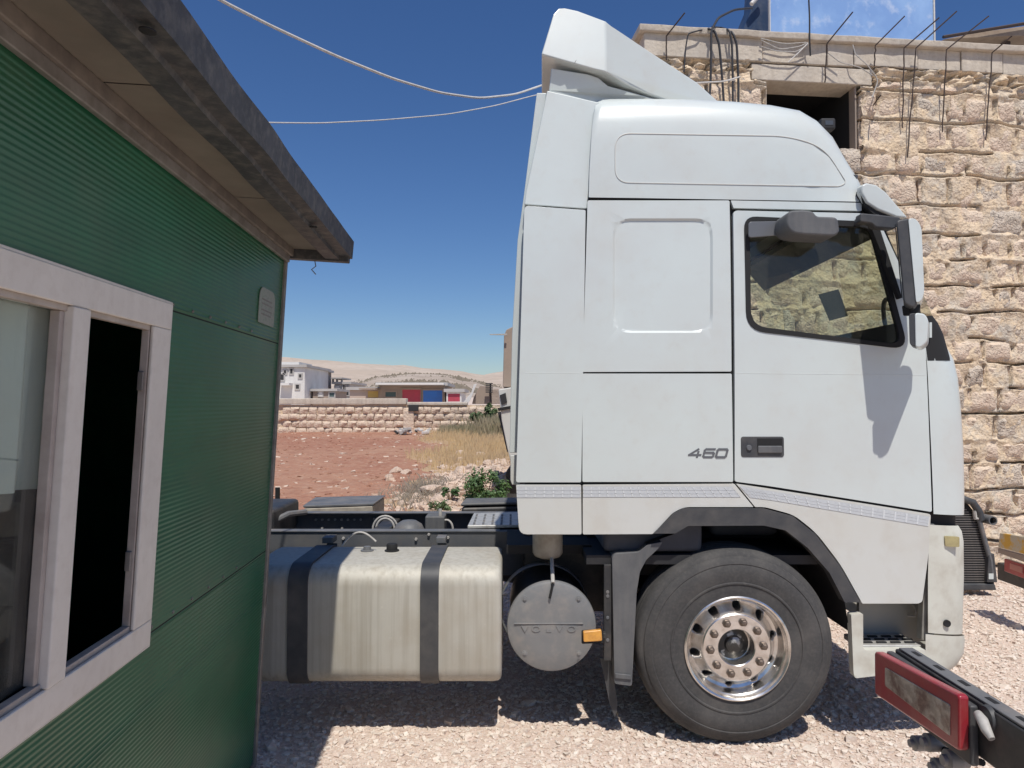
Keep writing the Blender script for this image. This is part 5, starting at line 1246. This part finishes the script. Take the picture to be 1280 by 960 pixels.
# ================================================================== NEAR TRAILER END (bottom right)
def trailer_near():
    X = 1.02; o = Vector((X, 2.0, 0))
    # frame: x outward to the left face, y along
    Yf = at(0, 0, 1).y
    NF = Frame(o, Vector((1, 0, 0)), Vector((0, 1, 0)), Vector((0, 0, 1)))
    root = empty('trailer', NF.m, 'dark steel trailer end with a dirty red tail lamp in the foreground', 'trailer')
    def N(px, py, x=0): return NF.hit(px, py, 0, x)
    q = [N(*p) for p in rounded([(1092.5, 813), (1199, 869), (1199, 940), (1093, 868)], [5, 6, 6, 5], 5)]
    lp_ = MB().prism([(0, p.y, p.z) for p in q], [(.024, p.y, p.z) for p in q]).build('tail_lamp', M['redlens'], root, bevel=.006, seg=3)
    q2 = [N(*p, -.002) for p in rounded([(1106, 834), (1187, 881), (1187, 920), (1106, 857)], 2, 3)]
    MB().prism([(-.0025, p.y, p.z) for p in q2], [(.004, p.y, p.z) for p in q2]).build('lamp_insert', M['reflector'], lp_, bevel=.0015)
    a = N(1094, 815); b = N(1199, 869)
    zt = (a.z + b.z) / 2 + .004
    y1 = a.y - .01
    bk = MB(); bk.box((.0245, b.y - .0, zt - .15), (.045, y1, zt - .012)); bk.build('lamp_housing', M['plastic'], root, bevel=.006)
    bm_ = MB(); bm_.box((.046, -2.6, zt - .13), (.082, y1 - .005, zt - .004)); beam_ = bm_.build('cross_beam', M['chassis'], root, bevel=.006)
    MB().box((.050, -2.6, zt - .003), (.088, y1 - .02, zt + .003)).build('top_flange', M['chassis_top'], root, bevel=.002)
    for k in range(12):
        y = y1 - .09 - k * .10
        MB().box((.064, y, zt + .0032), (.076, y + .035, zt + .0042)).build('slot', M['seam'], beam_, bevel=.001)
    # web below the lamp level near the camera
    p1 = N(1226, 900, .03)
    c_ = [(p1.x, p1.y + .01, p1.z + .01), (p1.x - .004, p1.y - .012, p1.z + .004), (p1.x - .008, p1.y - .03, p1.z - .008), (p1.x - .008, p1.y - .048, p1.z - .02)]
    MB().tube(c_, [.009, .012, .011, .007], 12).build('cable_plug', M['plug'], root)
    MB().lathe([(0, -.012), (.026, -.012), (.03, 0), (.03, .012)], (.052, p1.y, p1.z + .004), 'x', 20).build('socket', M['plastic'], root)
    MB().box((.03, -2.6, zt - .34), (.055, p1.y - .02, zt - .14)).build('lower_web', M['bbrown'], root, bevel=.004)
    for (px, py, r_) in ((1150, 929, .019), (1166, 928, .022), (1176, 958, .02), (1192, 950, .024)):
        q_ = N(px, py, .04)
        kb = MB().lathe([(0, -.028), (r_ * .5, -.028), (r_ * .55, -.018), (r_, -.016), (r_, .012), (r_ * .8, .018), (r_ * .8, .03), (r_ * .5, .034)], (.04, q_.y, q_.z), 'x', 20)
        kb.build('lamp_knob', M['disc'], root)
    MB().tube([(.05, N(1150, 929, .04).y, N(1150, 929, .04).z), (.06, N(1176, 935, .04).y - .03, N(1176, 935, .04).z), (.06, N(1200, 940, .04).y - .05, N(1200, 940, .04).z)], .008, 8).build('knob_wire', M['seam'], root)
trailer_near()
def trailer_far():
    X = 4.18; o = Vector((X, 6.1, 0)); NF = Frame(o, Vector((1, 0, 0)), Vector((0, 1, 0)), Vector((0, 0, 1)))
    def N(px, py, x=0): return NF.hit(px, py, 0, x)
    root = empty('trailer', NF.m, 'trailer end with a yellow and white marker board at the right edge', 'trailer')
    def bar(pts, t, nm, m, x=0, par=root):
        q = [N(*p, x) for p in pts]; return MB().prism([(x, p.y, p.z) for p in q], [(x + t, p.y, p.z) for p in q]).build(nm, m, par, bevel=.006)
    bd = bar([(1249.5, 666), (1300, 674), (1300, 698), (1247.5, 684)], .02, 'marker_board', M['orange_board'])
    bar([(1247, 685), (1300, 699), (1300, 710), (1247, 691)], .05, 'board_rail', M['bbrown'], .0)
    bar([(1255, 698), (1300, 713), (1300, 731), (1255, 714)], .04, 'tail_lamp', M['redlens'], .0)
    bar([(1262, 704), (1278, 709), (1278, 717), (1262, 711)], .005, 'lamp_insert', mat('pink_insert', (.42, .16, .13), .4), -.006)
    q = N(1247, 720, .05); MB().box((.045, q.y - 2.2, q.z - .03), (.14, q.y, q.z + .12)).build('beam', M['chassis'], root, bevel=.01)
    MB().box((.2, q.y - 2.2, .3), (2.2, q.y - 2.0, q.z + .1)).build('cross_member', M['chassis'], root, bevel=.01)
trailer_far()

# ================================================================== RADIATOR
def radiator():
    Y = 6.95; o = at(1215, 738, Y); root = empty('radiator', Matrix.Translation((o.x, Y, 0)), 'old dusty radiator core standing upright against the stone wall', 'radiator')
    def L_(px, py, dy=0): p = at(px, py, Y + dy); return (p.x - o.x, dy, p.z)
    a = L_(1170, 736); pts = [(1170, 734), (1170, 626), (1208, 628), (1218, 640), (1226, 652), (1240, 700), (1243, 734)]
    q = [L_(*p) for p in pts]; MB().prism(q, [(x, .09, z) for x, y, z in q]).build('core', M['seam'], root)
    n = 34; z0, z1 = q[0][2] + .01, L_(0, 634)[2]
    fm = MB().box((0, -.006, -.0045), (1, .0, .0045)); f0 = None
    for k in range(n):
        z = z0 + (z1 - z0) * k / (n - 1); xe = np.interp(z, [L_(0, 734)[2], L_(0, 700)[2], L_(0, 652)[2], L_(0, 634)[2]], [L_(1240, 0)[0], L_(1237, 0)[0], L_(1222, 0)[0], L_(1205, 0)[0]])
        if f0 is None: f0 = fm.build('fin', M['radiator'], root); ob = f0
        else: ob = f0.copy(); COL.objects.link(ob); ob.parent = root
        ob.location = (a[0] + .01, 0, z); ob.scale = (xe - a[0] - .10, 1, 1)
    def tb(pts, r, nm, m, dy=-.03): return MB().tube([L_(x, y, dy) for x, y in pts], r, 10).build(nm, m, root)
    tb([(1168, 630), (1185, 625), (1203, 623), (1216, 628), (1224, 640), (1226, 650)], .035, 'header_hose', M['plastic'])
    tb([(1224, 650), (1232, 680), (1238, 700), (1240, 722)], .022, 'side_tube', M['chassis_top'])
    tb([(1218, 638), (1219, 648), (1226, 648)], .02, 'clip', M['plug'])
    pr = L_(1238, 650, -.05); MB().lathe([(.033, 0), (.043, 0), (.045, .14), (.04, .14), (.033, .002)], (pr[0], -.09, pr[2]), 'y', 24).build('outlet_pipe', M['chassis_top'], root)
    MB().lathe([(0, .05), (.034, .05)], (pr[0], -.09, pr[2]), 'y', 24).build('pipe_bore', M['seam'], root)
    e = [L_(*p, -.05) for p in ((1236, 693), (1243, 692), (1247, 728), (1234, 728))]; MB().prism(e, [(x, .1, z) for x, y, z in e]).build('end_bracket', M['plastic'], root, bevel=.006)
    e = [L_(*p, -.056) for p in ((1236, 717), (1242, 717), (1242, 724), (1236, 724))]; MB().prism(e, [(x, -.052, z) for x, y, z in e]).build('white_tag', M['white'], root)
    e = [L_(*p, -.04) for p in ((1172, 730), (1244, 730), (1246, 738), (1172, 738))]; MB().prism(e, [(x, .14, z) for x, y, z in e]).build('base_bar', M['plastic'], root, bevel=.01)
radiator()

# ================================================================== RUBBLE, BUSHES, GRASS
def rock_mesh(seed):
    bm = bmesh.new(); bmesh.ops.create_icosphere(bm, subdivisions=2, radius=.5); rnd = random.Random(seed)
    ax = [Vector((rnd.uniform(-1, 1), rnd.uniform(-1, 1), rnd.uniform(-1, 1))).normalized() for _ in range(7)]; cut = [rnd.uniform(.28, .42) for _ in ax]
    for v in bm.verts:
        for a, c in zip(ax, cut):
            d = v.co.dot(a)
            if d > c: v.co -= a * (d - c) * .9
        v.co += v.co * noise.noise(v.co * 5 + Vector((seed, 0, 0))) * .18
    me = bpy.data.meshes.new('rock'); bm.to_mesh(me); bm.free(); me.materials.append(M['rock']); return me
RK = [rock_mesh(k) for k in range(8)]
def on_land(px, py):
    d = ray(px, py); k = 5.0
    while k < 80:
        p = Vector((0, 0, H)) + d * k
        if p.z < gz(p.x, p.y) + mound(p.x, p.y): return p
        k += .05
    return p
def mound(x, y):
    return .40 * math.exp(-(((x + .45) / .85) ** 2 + ((y - 12.8) / 1.6) ** 2)) + .35 * math.exp(-(((x + .1) / .9) ** 2 + ((y - 16) / 1.8) ** 2))
rows = []
for j in range(41):
    rows.append([(-2.6 + 5.6 * i / 40, 9.3 + 11 * j / 40, gz(0, 9.3 + 11 * j / 40) + mound(-2.6 + 5.6 * i / 40, 9.3 + 11 * j / 40) * (1 + .35 * noise.noise(Vector((i * .4, j * .4, 0)))) - (.0 if mound(-2.6 + 5.6 * i / 40, 9.3 + 11 * j / 40) > .03 else .06) + .01) for i in range(41)])
o = MB().grid(rows).build('rubble_mound', mat('mound_earth', (.52, .37, .27), .97, var=[(1.5, (.44, .33, .23), .4, .65), (8, (.62, .48, .38), .5, .7)], bump=[(5, 1., .1), (20, 1., .04)]))
tag(o, 'pale earth mound of rubble behind the chassis', 'mound', kind='structure')
rocks = [(575, 571, 14, 'largest pale rock at the top of the rubble heap'), (494, 593, 16, 'tan rock lying alone left of the rubble heap'), (508, 594, 12, None), (577, 578, 11, None), (600, 573, 13, None), (547, 598, 11, None),
         (540, 617, 26, 'long flat pinkish slab of rock on the rubble slope'), (561, 605, 20, None), (575, 592, 16, None), (590, 588, 15, None), (556, 588, 12, None), (520, 625, 14, None), (508, 623, 12, None), (516, 632, 13, None), (499, 628, 11, None),
         (549, 628, 18, 'yellowish pale boulder beside the small bush'), (560, 633, 15, None), (530, 635, 14, None), (572, 622, 14, None), (578, 630, 13, None), (620, 590, 14, None), (630, 582, 13, None), (612, 582, 12, None), (634, 594, 14, None), (588, 632, 12, None),
         (626, 605, 13, None), (637, 615, 13, None), (545, 608, 10, None), (486, 598, 9, None), (627, 575, 12, None), (538, 580, 9, None), (615, 630, 14, None), (632, 628, 12, None), (570, 585, 10, None), (585, 575, 9, None), (503, 632, 10, None)]
for i, (px, py, s, lab) in enumerate(rocks):
    p = on_land(px, py); sz = s / F * p.y * 1.3
    o = bpy.data.objects.new('rock', RK[i % 8]); COL.objects.link(o); o.location = p + Vector((0, 0, sz * .12)); o.scale = (sz * 1.15, sz, sz * (.75 if s < 20 else .5))
    o.rotation_euler = (random.uniform(-.3, .3), random.uniform(-.3, .3) + (-.25 if s >= 20 else 0), random.uniform(0, 6))
    tag(o, lab or 'pale broken limestone rock in the rubble heap behind the chassis', 'rock', None if lab else 'rocks of the rubble heap')
# small debris between them
def deb(n):
    P = np.stack([np.random.normal(-.55, .75, n), np.random.normal(13.6, 1.9, n)], 1); return P
cube_n = 2600
_g = gz
gz = lambda x, y: _g(x, y) + mound(x, y)
chips('rubble', cube_n, deb, .03, .16, M['rock'], 'small broken stones filling the rubble heap', 'rubble', .7)
# dry grass
def blades(name, n, sampler, h0, h1, wdt, m, label, cat='grass', lean=.35):
    P = sampler(n); V = []; Fc = []
    for i, (x, y) in enumerate(P):
        z = gz(x, y); h = random.uniform(h0, h1); a = random.uniform(0, 6.28); l = random.uniform(0, lean) * h; b = random.uniform(0, 6.28)
        dx, dy = math.cos(a) * wdt * random.uniform(.6, 1.3), math.sin(a) * wdt; lx, ly = math.cos(b) * l, math.sin(b) * l
        V += [(x - dx, y - dy, z), (x + dx, y + dy, z), (x + lx * .4 + dx * .6, y + ly * .4, z + h * .6), (x + lx, y + ly, z + h)]; k = 4 * i
        Fc += [(k, k + 1, k + 2), (k, k + 2, k + 3)]
    o = soup(name, V, Fc, m); tag(o, label, cat, kind='stuff'); return o
def samp_grass(n):
    out = []
    while len(out) < n:
        y = random.uniform(14.5, 29.5); x = random.uniform(-4.6, 1.6)
        e = x - (-1.9 - (y - 13) * .10) + noise.noise(Vector((x * .6, y * .6, 5))) * 1.4
        if random.random() < sm(-.4, 1.2, e) * sm(14.3, 18, y + .6 * x): out.append((x, y))
    return out
blades('dry_grass', 16000, samp_grass, .08, .36, .010, M['drygrass'], 'dry yellow grass growing between the red field and the rubble')
blades('weeds', 5000, lambda n: [(random.uniform(-3.0, 1.5), random.uniform(28.4, 29.8)) for _ in range(n)], .10, .48, .014, M['weed'], 'grey green weeds along the foot of the field wall', 'weeds')
blades('tall_weeds', 3500, lambda n: [(min(random.gauss(-.45, .5), .9), random.uniform(26.5, 29.6)) for _ in range(n)], .2, .95, .014, M['weed'], 'tall brownish weeds in front of the ruined corner', 'weeds')
blades('dry_thistles', 1300, lambda n: [(random.gauss(-1.75, .30), random.gauss(13.6, .9)) for _ in range(n)], .05, .22, .005, mat('dry_thistle', (.36, .31, .25), .9, var=(2, (.28, .25, .2), .4, .6)), 'dry grey thistles beside the rubble heap', 'weeds', .9)
def bush(px, py, w_px, h_px, lab, n=1500, leaf=.045, m='leaf', Yd=None, lump=5):
    p = on_land(px, py) if Yd is None else at(px, py, Yd)
    wd = w_px / F * p.y; ht = h_px / F * p.y
    root = empty('bush', T3(p.x, p.y, p.z - .05), lab, 'bush')
    st_ = MB(); rnd = random.Random(int(px)); clumps = []
    for k in range(lump * 2):
        a = rnd.uniform(0, 6.28); r_ = rnd.uniform(.15, .95) * wd / 2; zz = rnd.uniform(.25, .95) * ht
        c = Vector((math.cos(a) * r_, math.sin(a) * r_ * .8, zz * (1 - .35 * (r_ / wd * 2) ** 2))); clumps.append((c, rnd.uniform(.13, .26) * wd))
        st_.tube([(0, 0, 0), c * .5 + Vector((0, 0, .04)), c], [.014, .009, .004], 5)
    st_.build('stem', M['stem'], root)
    V = []; Fc = []
    for i in range(n):
        c, r_ = clumps[rnd.randrange(len(clumps))]
        d = Vector((rnd.gauss(0, 1), rnd.gauss(0, 1), rnd.gauss(0, 1))).normalized() * r_ * rnd.uniform(.35, 1.05); q = c + d
        if q.z < .0: continue
        nrm = (d.normalized() + Vector((rnd.uniform(-.8, .8), rnd.uniform(-.8, .8), rnd.uniform(-.2, .9)))).normalized(); t1 = nrm.orthogonal().normalized(); t2 = nrm.cross(t1)
        a = rnd.uniform(0, 6.28); u = (t1 * math.cos(a) + t2 * math.sin(a)) * leaf * rnd.uniform(.6, 1.2); v = nrm.cross(u).normalized() * leaf * .55
        k = len(V); V += [q - u, q + v * .8, q + u, q - v * .8]; Fc.append((k, k + 1, k + 2, k + 3))
    f = soup('foliage', [tuple(x) for x in V], Fc, M[m]); f.parent = root; f['kind'] = 'stuff'
bush(604, 636, 60, 54, 'bushy green plant growing on the rubble right behind the chassis', 2600, .032, lump=9)
bush(563, 622, 20, 22, 'small round green plant left of the larger bush', 420, .032, lump=3)
bush(548, 638, 30, 14, 'low dark green plant at the foot of the rubble by the chassis', 380, .030, 'leaf_dark', lump=4)
bush(614, 524, 20, 20, 'green shrub growing against the ruined house', 420, .12, 'leaf_dark', Yd=29.2, lump=4)
bush(598, 530, 20, 16, 'low grey green shrub left of the shrub at the ruined house', 300, .10, 'leaf_dark', Yd=29.0, lump=3)
gz = _g
# pile of white litter at the foot of the wall
def litter():
    Y = 28.9; root = empty('rubbish_pile', T3(at(512, 536, Y).x, Y, gz(0, Y)), 'heap of white and grey rubbish at the foot of the field wall', 'rubbish')
    rnd = random.Random(4)
    for k in range(16):
        x = rnd.uniform(-.65, .75); s = rnd.uniform(.08, .2)
        mm = MB().box((-s, -s * .6, -s * .3), (s, s * .6, s * .3), Matrix.Rotation(rnd.uniform(-.6, .6), 3, 'Y') @ Matrix.Rotation(rnd.uniform(0, 3), 3, 'Z'), (0, 0, 0))
        o = mm.build('scrap', M[rnd.choice(['bwhite', 'bwhite', 'bgrey', 'dark_open'])], root, bevel=.01); o.location = (x, rnd.uniform(-.3, .2), .10 + rnd.uniform(0, .22) * (1 - abs(x)))
litter()
